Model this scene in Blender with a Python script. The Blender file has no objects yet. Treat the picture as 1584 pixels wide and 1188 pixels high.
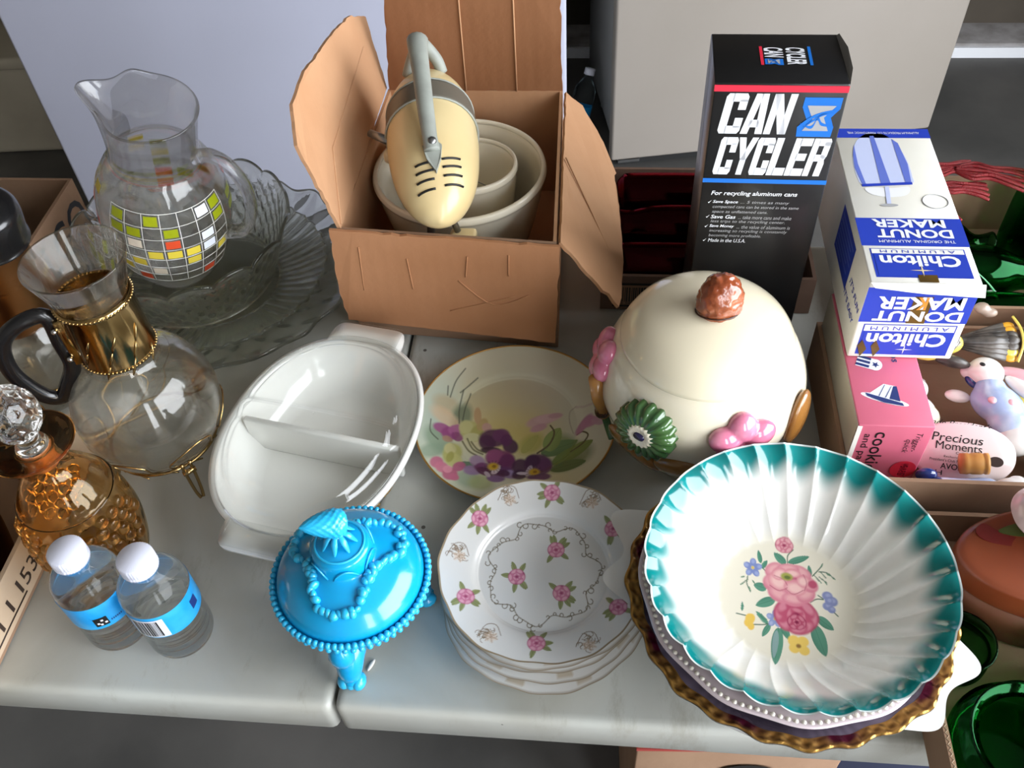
import bpy, bmesh, math, random
import numpy as np
from mathutils import Vector, Matrix, Euler
random.seed(7)
RNG = np.random.default_rng(7)
PI = math.pi
R_ = math.radians
scene = bpy.context.scene
COL = scene.collection

# ------------------------------------------------------------------ camera (table top is z = 0, floor z = -0.74)
cam_d = bpy.data.cameras.new('camera')
cam_d.sensor_fit = 'HORIZONTAL'; cam_d.sensor_width = 36.0
cam_d.lens = 1450.0 / 1584.0 * 36.0
cam_d.clip_start = 0.02; cam_d.clip_end = 60
cam = bpy.data.objects.new('camera', cam_d); COL.objects.link(cam)
CAMROT = ((0.995393,-0.030680,0.090841),(0.082948,0.750759,-0.655348),(-0.048093,0.659863,0.749845))
cam.matrix_world = Matrix.Translation((0, 0, 0.76)) @ Matrix(CAMROT).to_4x4()
scene.camera = cam

# ------------------------------------------------------------------ daylight: sky through the open garage door, plus an added front gap for fill
world = bpy.data.worlds.new('sky'); scene.world = world; world.use_nodes = True
wn = world.node_tree.nodes; wl = world.node_tree.links
wn['Background'].inputs[0].default_value = (0.90, 0.945, 1.0, 1)
wn['Background'].inputs[1].default_value = 13.0
portal = bpy.data.lights.new('door_portal', 'AREA'); portal.shape = 'RECTANGLE'
portal.size = 2.6; portal.size_y = 2.8; portal.cycles.is_portal = True
po = bpy.data.objects.new('door_portal', portal); COL.objects.link(po)
po.location = (1.83, -0.2, 0.56); po.rotation_euler = (0, R_(90), 0)
portal2 = bpy.data.lights.new('front_fill_portal', 'AREA'); portal2.shape = 'RECTANGLE'  # portal for the unseen front gap, added as fill light
portal2.size = 0.55; portal2.size_y = 2.6; portal2.cycles.is_portal = True
po2 = bpy.data.objects.new('front_fill_portal', portal2); COL.objects.link(po2)
po2.location = (1.225, -1.88, 0.56); po2.rotation_euler = (R_(90), 0, 0)
scene.view_settings.view_transform = 'Standard'
scene.view_settings.look = 'None'
scene.view_settings.gamma = 1.0
scene.view_settings.use_curve_mapping = False
scene.view_settings.exposure = -0.12
scene.cycles.max_bounces = 20
scene.cycles.transmission_bounces = 20
scene.cycles.glossy_bounces = 8
scene.cycles.diffuse_bounces = 4
scene.cycles.transparent_max_bounces = 16
scene.cycles.sample_clamp_indirect = 6.0
scene.cycles.blur_glossy = 0.5

# ------------------------------------------------------------------ helpers
def lin(c):
    c = [x / 255.0 for x in c] if max(c) > 1.0 else list(c)
    return tuple((x / 12.92) if x <= 0.04045 else ((x + 0.055) / 1.055) ** 2.4 for x in c)

MATS = {}
def nodes_of(name):
    m = bpy.data.materials.new(name); m.use_nodes = True
    nt = m.node_tree
    return m, nt.nodes, nt.links, nt.nodes['Principled BSDF']

def pm(name, col, rough=0.5, metal=0.0, spec=0.5, coat=0.0, sss=0.0, var=None, bump=None, attr=False, sheen=0.0, stretch=None):
    """principled material; var=(scale, second colour, lo, hi); bump=(scale, strength)"""
    if name in MATS: return MATS[name]
    m, n, l, b = nodes_of(name)
    c = lin(col)
    b.inputs['Base Color'].default_value = (*c, 1)
    b.inputs['Roughness'].default_value = rough
    b.inputs['Metallic'].default_value = metal
    b.inputs['Specular IOR Level'].default_value = spec
    b.inputs['Coat Weight'].default_value = coat
    b.inputs['Coat Roughness'].default_value = 0.06
    if sheen: b.inputs['Sheen Weight'].default_value = sheen
    if sss:
        b.inputs['Subsurface Weight'].default_value = sss
        b.inputs['Subsurface Radius'].default_value = (0.01, 0.01, 0.01)
        b.inputs['Subsurface Scale'].default_value = 0.5
    tc = n.new('ShaderNodeTexCoord'); mp = n.new('ShaderNodeMapping')
    l.new(tc.outputs['Object'], mp.inputs['Vector'])
    if stretch: mp.inputs['Scale'].default_value = stretch
    if attr:
        a = n.new('ShaderNodeAttribute'); a.attribute_name = 'Col'
        l.new(a.outputs['Color'], b.inputs['Base Color'])
    if var:
        t = n.new('ShaderNodeTexNoise'); t.inputs['Scale'].default_value = var[0]; t.inputs['Detail'].default_value = 6
        l.new(mp.outputs['Vector'], t.inputs['Vector'])
        r = n.new('ShaderNodeValToRGB')
        r.color_ramp.elements[0].position = var[2]; r.color_ramp.elements[1].position = var[3]
        r.color_ramp.elements[0].color = (*c, 1); r.color_ramp.elements[1].color = (*lin(var[1]), 1)
        l.new(t.outputs['Fac'], r.inputs['Fac']); l.new(r.outputs['Color'], b.inputs['Base Color'])
    if bump:
        t2 = n.new('ShaderNodeTexNoise'); t2.inputs['Scale'].default_value = bump[0]; t2.inputs['Detail'].default_value = 4
        l.new(mp.outputs['Vector'], t2.inputs['Vector'])
        bp = n.new('ShaderNodeBump'); bp.inputs['Strength'].default_value = bump[1]; bp.inputs['Distance'].default_value = 0.002
        l.new(t2.outputs['Fac'], bp.inputs['Height']); l.new(bp.outputs['Normal'], b.inputs['Normal'])
    MATS[name] = m
    return m

def glass(name, col=(1, 1, 1), rough=0.0, ior=1.48, bump=None, dens=0.0, dcol=None):
    if name in MATS: return MATS[name]
    m = bpy.data.materials.new(name); m.use_nodes = True
    n = m.node_tree.nodes; l = m.node_tree.links; n.remove(n['Principled BSDF'])
    g = n.new('ShaderNodeBsdfGlass'); g.inputs['Color'].default_value = (*col, 1)
    g.inputs['Roughness'].default_value = rough; g.inputs['IOR'].default_value = ior
    l.new(g.outputs[0], n['Material Output'].inputs['Surface'])
    if dens:
        v = n.new('ShaderNodeVolumeAbsorption'); v.inputs['Color'].default_value = (*dcol, 1); v.inputs['Density'].default_value = dens
        l.new(v.outputs[0], n['Material Output'].inputs['Volume'])
    if bump:
        tc = n.new('ShaderNodeTexCoord'); t2 = n.new('ShaderNodeTexNoise'); t2.inputs['Scale'].default_value = bump[0]
        l.new(tc.outputs['Object'], t2.inputs['Vector'])
        bp = n.new('ShaderNodeBump'); bp.inputs['Strength'].default_value = bump[1]; bp.inputs['Distance'].default_value = 0.003
        l.new(t2.outputs['Fac'], bp.inputs['Height']); l.new(bp.outputs['Normal'], g.inputs['Normal'])
    MATS[name] = m
    return m

def thin(name, col=(1, 1, 1), ior=1.45, mixin=0.0):
    """thin clear glass: light passes straight, Fresnel reflection; mixin = share of true refraction"""
    if name in MATS: return MATS[name]
    m = bpy.data.materials.new(name); m.use_nodes = True
    n = m.node_tree.nodes; l = m.node_tree.links; n.remove(n['Principled BSDF'])
    tr = n.new('ShaderNodeBsdfTransparent'); tr.inputs[0].default_value = (*col, 1)
    gl = n.new('ShaderNodeBsdfGlossy'); gl.inputs['Roughness'].default_value = 0.0
    lw = n.new('ShaderNodeLayerWeight'); lw.inputs['Blend'].default_value = 0.5
    pw = n.new('ShaderNodeMath'); pw.operation = 'POWER'; pw.inputs[1].default_value = 5.0; l.new(lw.outputs['Facing'], pw.inputs[0])
    fr = n.new('ShaderNodeMath'); fr.operation = 'MULTIPLY_ADD'; fr.inputs[1].default_value = 0.95; fr.inputs[2].default_value = ((ior - 1) / (ior + 1)) ** 2
    l.new(pw.outputs[0], fr.inputs[0])
    mx = n.new('ShaderNodeMixShader'); l.new(fr.outputs[0], mx.inputs[0]); l.new(tr.outputs[0], mx.inputs[1]); l.new(gl.outputs[0], mx.inputs[2])
    last = mx
    if mixin:
        g = n.new('ShaderNodeBsdfGlass'); g.inputs['Color'].default_value = (*col, 1); g.inputs['IOR'].default_value = ior; g.inputs['Roughness'].default_value = 0
        m2 = n.new('ShaderNodeMixShader'); m2.inputs[0].default_value = mixin; l.new(mx.outputs[0], m2.inputs[1]); l.new(g.outputs[0], m2.inputs[2]); last = m2
    l.new(last.outputs[0], n['Material Output'].inputs['Surface'])
    MATS[name] = m
    return m

def link(name, me, mat=None, parent=None, loc=None, rot=None):
    o = bpy.data.objects.new(name, me); COL.objects.link(o)
    if mat is not None and me is not None: me.materials.append(mat)
    if parent is not None: o.parent = parent
    if loc is not None: o.location = loc
    if rot is not None: o.rotation_euler = rot
    return o

def tag(o, label, cat, group=None, kind=None):
    if label: o['label'] = label
    if cat: o['category'] = cat
    if group: o['group'] = group
    if kind: o['kind'] = kind
    return o

def thing(name, label, cat, loc=(0, 0, 0), rotz=0.0, group=None, rot=None):
    o = bpy.data.objects.new(name, None); COL.objects.link(o)
    o.empty_display_size = 0.02
    o.location = loc; o.rotation_euler = rot if rot else (0, 0, rotz)
    return tag(o, label, cat, group)

def mesh(name, V, F, mat, parent=None, smooth=True, recalc=True, col=None, loc=None, rot=None, stuff=False):
    V = np.asarray(V, dtype=np.float32).reshape(-1, 3)
    me = bpy.data.meshes.new(name)
    if isinstance(F, np.ndarray):
        k = F.shape[1]; nf = len(F)
        me.vertices.add(len(V)); me.vertices.foreach_set('co', V.ravel())
        me.loops.add(nf * k); me.loops.foreach_set('vertex_index', F.astype(np.int32).ravel())
        me.polygons.add(nf); me.polygons.foreach_set('loop_start', np.arange(0, nf * k, k, dtype=np.int32))
        me.update(calc_edges=True)
    else:
        me.from_pydata([tuple(map(float, v)) for v in V], [], F)
    if recalc and len(V) < 60000:
        bm = bmesh.new(); bm.from_mesh(me)
        bmesh.ops.remove_doubles(bm, verts=bm.verts, dist=1e-6) if col is None else None
        bmesh.ops.recalc_face_normals(bm, faces=bm.faces); bm.to_mesh(me); bm.free()
    if smooth: me.polygons.foreach_set('use_smooth', np.ones(len(me.polygons), dtype=bool))
    if col is not None:
        a = me.attributes.new('Col', 'FLOAT_COLOR', 'POINT')
        c4 = np.ones((len(V), 4), dtype=np.float32); c4[:, :3] = col
        a.data.foreach_set('color', c4.ravel())
    me.update()
    o = link(name, me, mat, parent, loc, rot)
    if stuff: o['kind'] = 'stuff'
    return o

def bmobj(name, bm, mat, parent=None, smooth=False, loc=None, rot=None, stuff=False, recalc=True):
    if recalc: bmesh.ops.recalc_face_normals(bm, faces=bm.faces)
    me = bpy.data.meshes.new(name); bm.to_mesh(me); bm.free()
    if smooth: me.polygons.foreach_set('use_smooth', np.ones(len(me.polygons), dtype=bool))
    o = link(name, me, mat, parent, loc, rot)
    if stuff: o['kind'] = 'stuff'
    return o

def spl(P, k=6):
    """Catmull-Rom through the points"""
    P = np.asarray(P, float); out = []
    n = len(P)
    for i in range(n - 1):
        p0 = P[max(i - 1, 0)]; p1 = P[i]; p2 = P[i + 1]; p3 = P[min(i + 2, n - 1)]
        for t in np.linspace(0, 1, k, endpoint=False):
            out.append(0.5 * ((2 * p1) + (-p0 + p2) * t + (2 * p0 - 5 * p1 + 4 * p2 - p3) * t * t + (-p0 + 3 * p1 - 3 * p2 + p3) * t ** 3))
    out.append(P[-1])
    return np.array(out)

def spl_closed(P, k=6):
    P = np.asarray(P, float); n = len(P); out = []
    for i in range(n):
        p0, p1, p2, p3 = P[i - 1], P[i], P[(i + 1) % n], P[(i + 2) % n]
        for t in np.linspace(0, 1, k, endpoint=False):
            out.append(0.5 * ((2 * p1) + (-p0 + p2) * t + (2 * p0 - 5 * p1 + 4 * p2 - p3) * t * t + (-p0 + 3 * p1 - 3 * p2 + p3) * t ** 3))
    return np.array(out)

def lathe(prof, n=64, fn=None):
    """prof: (r, z) rows, open curve; fn(r, z, th, i/m) -> r, z arrays. returns V, F"""
    P = np.asarray(prof, float); m = len(P)
    th = np.linspace(0, 2 * PI, n, endpoint=False)
    Rr = np.repeat(np.maximum(P[:, 0], 1e-6)[:, None], n, 1); Z = np.repeat(P[:, 1][:, None], n, 1)
    T = np.repeat(th[None, :], m, 0)
    if fn: Rr, Z = fn(Rr, Z, T, np.repeat(np.linspace(0, 1, m)[:, None], n, 1))
    V = np.stack([Rr * np.cos(T), Rr * np.sin(T), Z], -1).reshape(-1, 3)
    i = np.arange(m - 1)[:, None]; j = np.arange(n)[None, :]; j2 = (j + 1) % n
    F = np.stack([i * n + j, i * n + j2, (i + 1) * n + j2, (i + 1) * n + j], -1).reshape(-1, 4)
    return V, F

def offset_prof(P, t):
    P = np.asarray(P, float); d = np.gradient(P, axis=0)
    nrm = np.stack([-d[:, 1], d[:, 0]], 1); nrm /= (np.linalg.norm(nrm, axis=1, keepdims=True) + 1e-12)
    Q = P + nrm * t; Q[:, 0] = np.maximum(Q[:, 0], 0)
    return Q

def shell(P, t):
    """closed vessel profile: outer curve from the axis to the rim, then back inside"""
    P = np.asarray(P, float); Q = offset_prof(P, t)
    Q[0, 0] = 0
    mid = (P[-1] + Q[-1]) / 2; d = P[-1] - P[-2]; d = d / (np.linalg.norm(d) + 1e-9)
    return np.vstack([P, [mid + d * t * 0.5], Q[::-1]])

def tube_vf(path, rad, n=8, closed=False, cap=True, flat=1.0, up=None):
    P = np.asarray(path, float); m = len(P)
    rad = np.full(m, rad, float) if np.isscalar(rad) else np.asarray(rad, float)
    T = np.gradient(P, axis=0)
    if closed: T = np.roll(P, -1, 0) - np.roll(P, 1, 0)
    T /= (np.linalg.norm(T, axis=1, keepdims=True) + 1e-12)
    a = np.array(up if up is not None else ([0, 0, 1] if abs(T[0][2]) < 0.9 else [1, 0, 0]), float)
    V = []
    u = a - T[0] * (a @ T[0]); u /= np.linalg.norm(u)
    for i in range(m):
        u = u - T[i] * (u @ T[i]); u /= (np.linalg.norm(u) + 1e-12); w = np.cross(T[i], u)
        for k in range(n):
            q = 2 * PI * k / n
            V.append(P[i] + rad[i] * (u * math.cos(q) * flat + w * math.sin(q)))
    F = []
    for i in range(m if closed else m - 1):
        i2 = (i + 1) % m
        for k in range(n):
            k2 = (k + 1) % n
            F.append((i * n + k, i * n + k2, i2 * n + k2, i2 * n + k))
    if cap and not closed:
        F.append(tuple(range(n))[::-1]); F.append(tuple((m - 1) * n + k for k in range(n)))
    return V, F

def tube(name, path, rad, mat, parent=None, n=8, closed=False, flat=1.0, up=None, **kw):
    V, F = tube_vf(path, rad, n, closed, True, flat, up)
    return mesh(name, V, F, mat, parent, **kw)

def bbox_bm(bm, x0, x1, y0, y1, z0, z1, mtx=None):
    vs = [bm.verts.new((x, y, z)) for z in (z0, z1) for y in (y0, y1) for x in (x0, x1)]
    for f in ((0, 2, 3, 1), (4, 5, 7, 6), (0, 1, 5, 4), (2, 6, 7, 3), (0, 4, 6, 2), (1, 3, 7, 5)):
        bm.faces.new([vs[i] for i in f])
    if mtx is not None: bmesh.ops.transform(bm, matrix=mtx, verts=vs)
    return vs

def box(name, x0, x1, y0, y1, z0, z1, mat, parent=None, bev=0.0, seg=2, smooth=False, **kw):
    bm = bmesh.new(); bbox_bm(bm, x0, x1, y0, y1, z0, z1)
    if bev: bmesh.ops.bevel(bm, geom=bm.edges[:], offset=bev, segments=seg, affect='EDGES', profile=0.5)
    return bmobj(name, bm, mat, parent, smooth=smooth or bev > 0, **kw)

def slab(name, pts, thick, mat, parent=None, jit=0.0, **kw):
    """polygon (3D points) extruded by the vector thick; jit roughens the outline"""
    P = [np.array(p, float) for p in pts]
    if jit:
        Q = []
        for i in range(len(P)):
            a, b = P[i], P[(i + 1) % len(P)]
            k = max(1, int(np.linalg.norm(b - a) / 0.008))
            for t in range(k):
                q = a + (b - a) * t / k
                if t: q = q + RNG.normal(0, jit, 3) * (1 - abs(np.array(thick) / (np.linalg.norm(thick) + 1e-9)))
                Q.append(q)
        P = Q
    n = len(P); t = np.array(thick, float)
    V = P + [p + t for p in P]
    F = [tuple(range(n)), tuple(range(2 * n - 1, n - 1, -1))] + [(i, (i + 1) % n, n + (i + 1) % n, n + i) for i in range(n)]
    return mesh(name, V, F, mat, parent, smooth=False, **kw)

def ellip(bm, c, r, rot=None, u=16, v=10):
    m = Matrix.Translation(c) @ (Euler(rot).to_matrix().to_4x4() if rot else Matrix()) @ Matrix.Diagonal((*((r, r, r) if np.isscalar(r) else r), 1))
    return bmesh.ops.create_uvsphere(bm, u_segments=u, v_segments=v, radius=1.0, matrix=m)['verts']

def blob(name, parts, mat, parent=None, voxel=None, u=20, v=12, sm=6, **kw):
    """ellipsoids; with voxel they are fused into one smooth surface"""
    bm = bmesh.new()
    for p in parts: ellip(bm, p[0], p[1], p[2] if len(p) > 2 else None, u, v)
    o = bmobj(name, bm, mat, parent, smooth=True, **kw)
    if voxel:
        r = o.modifiers.new('fuse', 'REMESH'); r.mode = 'VOXEL'; r.voxel_size = voxel; r.use_smooth_shade = True
        s = o.modifiers.new('soft', 'SMOOTH'); s.iterations = sm; s.factor = 0.5
    return o

def mtx_face(origin, u, v):
    u = Vector(u).normalized(); v = Vector(v).normalized(); w = u.cross(v)
    m = Matrix((u, v, w)).transposed().to_4x4(); m.translation = Vector(origin)
    return m

def text_bm(s, bold=0.0, shear=0.0, spacing=1.0):
    c = bpy.data.curves.new('lettering', 'FONT'); c.body = s; c.size = 1.0; c.offset = bold; c.shear = shear; c.space_character = spacing
    c.resolution_u = 3
    o = bpy.data.objects.new('lettering', c)
    me = bpy.data.meshes.new_from_object(o)
    bpy.data.objects.remove(o); bpy.data.curves.remove(c)
    return me

def text(name, s, w, h, mat, parent, mtx, bold=0.0, shear=0.0, spacing=1.0, keep=False, lift=0.0003):
    """lettering fitted to a w x h rectangle whose lower left corner is the origin of mtx (h None: keep proportions)"""
    me = text_bm(s, bold, shear, spacing)
    n = len(me.vertices); co = np.empty(n * 3, np.float32); me.vertices.foreach_get('co', co); co = co.reshape(-1, 3)
    lo = co.min(0); hi = co.max(0); sx = w / (hi[0] - lo[0]); sy = sx if h is None else h / (hi[1] - lo[1])
    co[:, 0] = (co[:, 0] - lo[0]) * sx; co[:, 1] = (co[:, 1] - lo[1]) * sy; co[:, 2] = lift
    M = np.array(mtx)
    co = co @ M[:3, :3].T + M[:3, 3]
    me.vertices.foreach_set('co', co.astype(np.float32).ravel()); me.update(); me.name = name
    return link(name, me, mat, parent)

def patch(name, pts2, mat, parent, mtx, lift=0.0002, **kw):
    """flat print: 2D polygon on a face"""
    V = [mtx @ Vector((p[0], p[1], lift)) for p in pts2]
    return mesh(name, V, [tuple(range(len(V)))], mat, parent, smooth=False, recalc=False, **kw)

def rect(x0, y0, x1, y1): return [(x0, y0), (x1, y0), (x1, y1), (x0, y1)]
def circ2(cx, cy, rx, ry=None, n=32): return [(cx + rx * math.cos(2 * PI * i / n), cy + (ry or rx) * math.sin(2 * PI * i / n)) for i in range(n)]

def dup(root, loc=None, rotz=None, label=None):
    r = root.copy(); COL.objects.link(r)
    if loc is not None: r.location = loc
    if rotz is not None: r.rotation_euler = (0, 0, rotz)
    if label: r['label'] = label
    for ch in list(root.children):
        c = ch.copy(); COL.objects.link(c); c.parent = r
        for g in list(ch.children):
            d = g.copy(); COL.objects.link(d); d.parent = c
    return r

class Paint:
    """colour painted on vertices, addressed in the photo crop's units"""
    def __init__(s, U, V, base):
        s.U, s.V = U, V; s.C = np.tile(np.array(lin(base), np.float32), (len(U), 1))
    def near(s, u, v, r): return np.nonzero((np.abs(s.U - u) < r) & (np.abs(s.V - v) < r))[0]
    def mix(s, i, a, col): s.C[i] = s.C[i] * (1 - a[:, None]) + np.array(lin(col), np.float32) * a[:, None]
    def ell(s, u, v, ru, rv, col, rot=0, soft=0.15, alpha=1.0):
        i = s.near(u, v, max(ru, rv) * (1 + soft) + 2); c, sn = math.cos(R_(rot)), math.sin(R_(rot))
        x = s.U[i] - u; y = s.V[i] - v
        d = np.hypot((x * c + y * sn) / ru, (-x * sn + y * c) / rv)
        s.mix(i, np.clip((1 - d) / soft + 0.5, 0, 1) * alpha, col)
    def leaf(s, u, v, ln, wd, col, rot=0, vein=None, alpha=1.0):
        """from (u,v) growing ln along rot (deg, image coords: 0 right, 90 down)"""
        i = s.near(u, v, ln * 1.1 + 2); c, sn = math.cos(R_(rot)), math.sin(R_(rot))
        x = s.U[i] - u; y = s.V[i] - v
        a = (x * c + y * sn) / ln; b = (-x * sn + y * c)
        w = wd * np.sqrt(np.clip(a, 0, 1)) * np.clip(1 - a, 0, 1) ** 0.7 * 1.75
        m = np.clip((w - np.abs(b)) / 2.5 + 0.3, 0, 1) * ((a > 0) & (a < 1))
        s.mix(i, m * alpha, col)
        if vein is not None:
            m2 = m * np.clip(1 - np.abs(b) / 3.0, 0, 1); s.mix(i, m2 * 0.7, vein)
            m3 = m * np.clip(b / (wd + 1e-6), 0, 1); s.mix(i, m3 * 0.6, vein)
    def stroke(s, pts, w, col, alpha=1.0):
        P = np.array(pts, float); c = P.mean(0); r = np.abs(P - c).max() + w + 4
        i = s.near(c[0], c[1], r); x = s.U[i]; y = s.V[i]; d = np.full(len(i), 1e9)
        for (ax, ay), (bx, by) in zip(P[:-1], P[1:]):
            L = (bx - ax) ** 2 + (by - ay) ** 2 + 1e-9
            t = np.clip(((x - ax) * (bx - ax) + (y - ay) * (by - ay)) / L, 0, 1)
            d = np.minimum(d, np.hypot(x - ax - t * (bx - ax), y - ay - t * (by - ay)))
        s.mix(i, np.clip((w - d) / (0.5 * w + 0.6) + 0.4, 0, 1) * alpha, col)
    def rosette(s, u, v, r, dark, mid, light, n=7, seed=0, sq=0.85):
        g = np.random.default_rng(seed)
        s.ell(u, v, r, r * sq, dark, soft=0.12)
        for k in range(n):
            a = 2 * PI * k / n + g.uniform(-.2, .2)
            s.ell(u + 0.62 * r * math.cos(a), v + 0.62 * r * sq * math.sin(a), r * .46, r * .36, mid, rot=math.degrees(a) + 90, soft=.25, alpha=.95)
            s.ell(u + 0.74 * r * math.cos(a), v + 0.74 * r * sq * math.sin(a), r * .32, r * .16, light, rot=math.degrees(a) + 90, soft=.6, alpha=.8)
        for k in range(5):
            a = 2 * PI * k / 5 + g.uniform(-.3, .3)
            s.ell(u + 0.26 * r * math.cos(a), v + 0.26 * r * sq * math.sin(a), r * .3, r * .2, mid, rot=math.degrees(a) + 90, soft=.4, alpha=.9)
            s.ell(u + 0.32 * r * math.cos(a), v + 0.34 * r * sq * math.sin(a), r * .2, r * .08, light, rot=math.degrees(a) + 90, soft=.7, alpha=.7)
        s.ell(u, v, r * .18, r * .14, dark, soft=.6)

# ------------------------------------------------------------------ materials
def concrete(name, a, b, rough=0.8):
    m = pm(name, a, rough, var=(3.5, b, 0.35, 0.7), bump=(40, 0.25)); return m
M_floor = concrete('garage_concrete', (72, 71, 69), (98, 96, 93), 0.7)
M_wall = pm('stained_drywall', (168, 160, 148), 0.9, var=(2.0, (148, 140, 128), 0.35, 0.75))
M_backwall = pm('brown_stained_wall', (84, 76, 66), 0.9, var=(3.0, (62, 55, 46), 0.35, 0.7), bump=(30, 0.3))
M_ledge = pm('rough_concrete_ledge', (160, 156, 156), 0.9, var=(14, (120, 116, 112), 0.4, 0.7), bump=(60, 0.6))
M_whitepaint = pm('white_painted_strip', (235, 236, 240), 0.6)
M_ceiling = pm('white_ceiling', (190, 186, 178), 0.9)
M_appl = pm('white_enamel', (186, 188, 206), 0.35, var=(1.3, (178, 180, 196), 0.4, 0.7))
M_appl2 = pm('ivory_enamel', (156, 148, 140), 0.4, var=(1.3, (146, 138, 128), 0.4, 0.7))
M_dark = pm('dark_rubber', (24, 24, 24), 0.7)
M_chrome = pm('chrome', (215, 215, 218), 0.12, metal=1.0)
M_steel = pm('dull_steel', (150, 150, 150), 0.35, metal=1.0)
M_bin = pm('beige_plastic', (176, 168, 150), 0.6, var=(5, (158, 150, 134), 0.4, 0.7))

def card(name, a, b, wave=0.0, axis='X'):
    if name in MATS: return MATS[name]
    m, n, l, bs = nodes_of(name); bs.inputs['Roughness'].default_value = 0.85; bs.inputs['Specular IOR Level'].default_value = 0.25
    tc = n.new('ShaderNodeTexCoord')
    t = n.new('ShaderNodeTexNoise'); t.inputs['Scale'].default_value = 9; t.inputs['Detail'].default_value = 8
    l.new(tc.outputs['Object'], t.inputs['Vector'])
    r = n.new('ShaderNodeValToRGB'); r.color_ramp.elements[0].position = 0.3; r.color_ramp.elements[1].position = 0.72
    r.color_ramp.elements[0].color = (*lin(a), 1); r.color_ramp.elements[1].color = (*lin(b), 1)
    l.new(t.outputs['Fac'], r.inputs['Fac']); l.new(r.outputs['Color'], bs.inputs['Base Color'])
    w = n.new('ShaderNodeTexWave'); w.bands_direction = axis; w.inputs['Scale'].default_value = 22; w.inputs['Distortion'].default_value = 0.6
    l.new(tc.outputs['Object'], w.inputs['Vector'])
    f = n.new('ShaderNodeTexNoise'); f.inputs['Scale'].default_value = 130
    l.new(tc.outputs['Object'], f.inputs['Vector'])
    mx = n.new('ShaderNodeMath'); mx.operation = 'MULTIPLY_ADD'; mx.inputs[1].default_value = wave
    l.new(w.outputs['Fac'], mx.inputs[0]); l.new(f.outputs['Fac'], mx.inputs[2])
    bp = n.new('ShaderNodeBump'); bp.inputs['Strength'].default_value = 0.14; bp.inputs['Distance'].default_value = 0.002
    l.new(mx.outputs[0], bp.inputs['Height']); l.new(bp.outputs['Normal'], bs.inputs['Normal'])
    MATS[name] = m; return m
M_card = card('kraft_cardboard', (178, 128, 92), (164, 114, 78), 0.25)
M_card_back = card('shaded_flap_cardboard', (150, 104, 72), (138, 92, 60), 0.3)  # kraft board darkened: weaker light on the back flap put into its colour
M_card_in = card('inner_cardboard', (192, 148, 112), (180, 134, 98), 0.2)
M_card_dk = card('brown_cardboard', (156, 126, 102), (140, 110, 88), 0.2)
M_card_tan = card('tan_cardboard', (200, 178, 154), (186, 162, 136), 0.2)
M_black = pm('black_ink', (16, 15, 15), 0.5)
M_inkdk = pm('faded_black_ink', (52, 36, 26), 0.7)

# ------------------------------------------------------------------ setting
def struct(o): o['kind'] = 'structure'; return o
struct(box('floor', -3.4, 9.0, -6.0, 3.6, -0.84, -0.74, M_floor))
struct(box('ceiling', -3.4, 1.95, -2.0, 2.87, 2.10, 2.20, M_ceiling))
struct(box('wall_back', -3.4, 1.95, 2.77, 2.87, -0.70, 2.10, M_backwall))
struct(box('wall_left', -3.4, -3.3, -2.0, 2.77, -0.74, 2.10, M_wall))
bm = bmesh.new(); bbox_bm(bm, -3.3, 0.95, -2.0, -1.9, -0.74, 2.1); bbox_bm(bm, 1.5, 1.95, -2.0, -1.9, -0.74, 2.1); bbox_bm(bm, 0.95, 1.5, -2.0, -1.9, 1.86, 2.1)  # front wall with a narrow gap added to let in fill light
struct(bmobj('wall_front', bm, M_wall))
bm = bmesh.new()
bbox_bm(bm, 1.85, 1.95, -1.9, -1.6, -0.74, 2.1); bbox_bm(bm, 1.85, 1.95, 1.2, 2.77, -0.74, 2.1); bbox_bm(bm, 1.85, 1.95, -1.6, 1.2, 1.86, 2.1)
struct(bmobj('wall_right', bm, M_wall))
led = struct(box('trim_1', -3.3, 1.85, 2.650, 2.87, -0.74, -0.70, M_ledge, bev=0.004))
tp = box('painted_edge', -3.3, 1.85, 2.640, 2.650, -0.74, -0.708, M_whitepaint, led)

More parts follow.
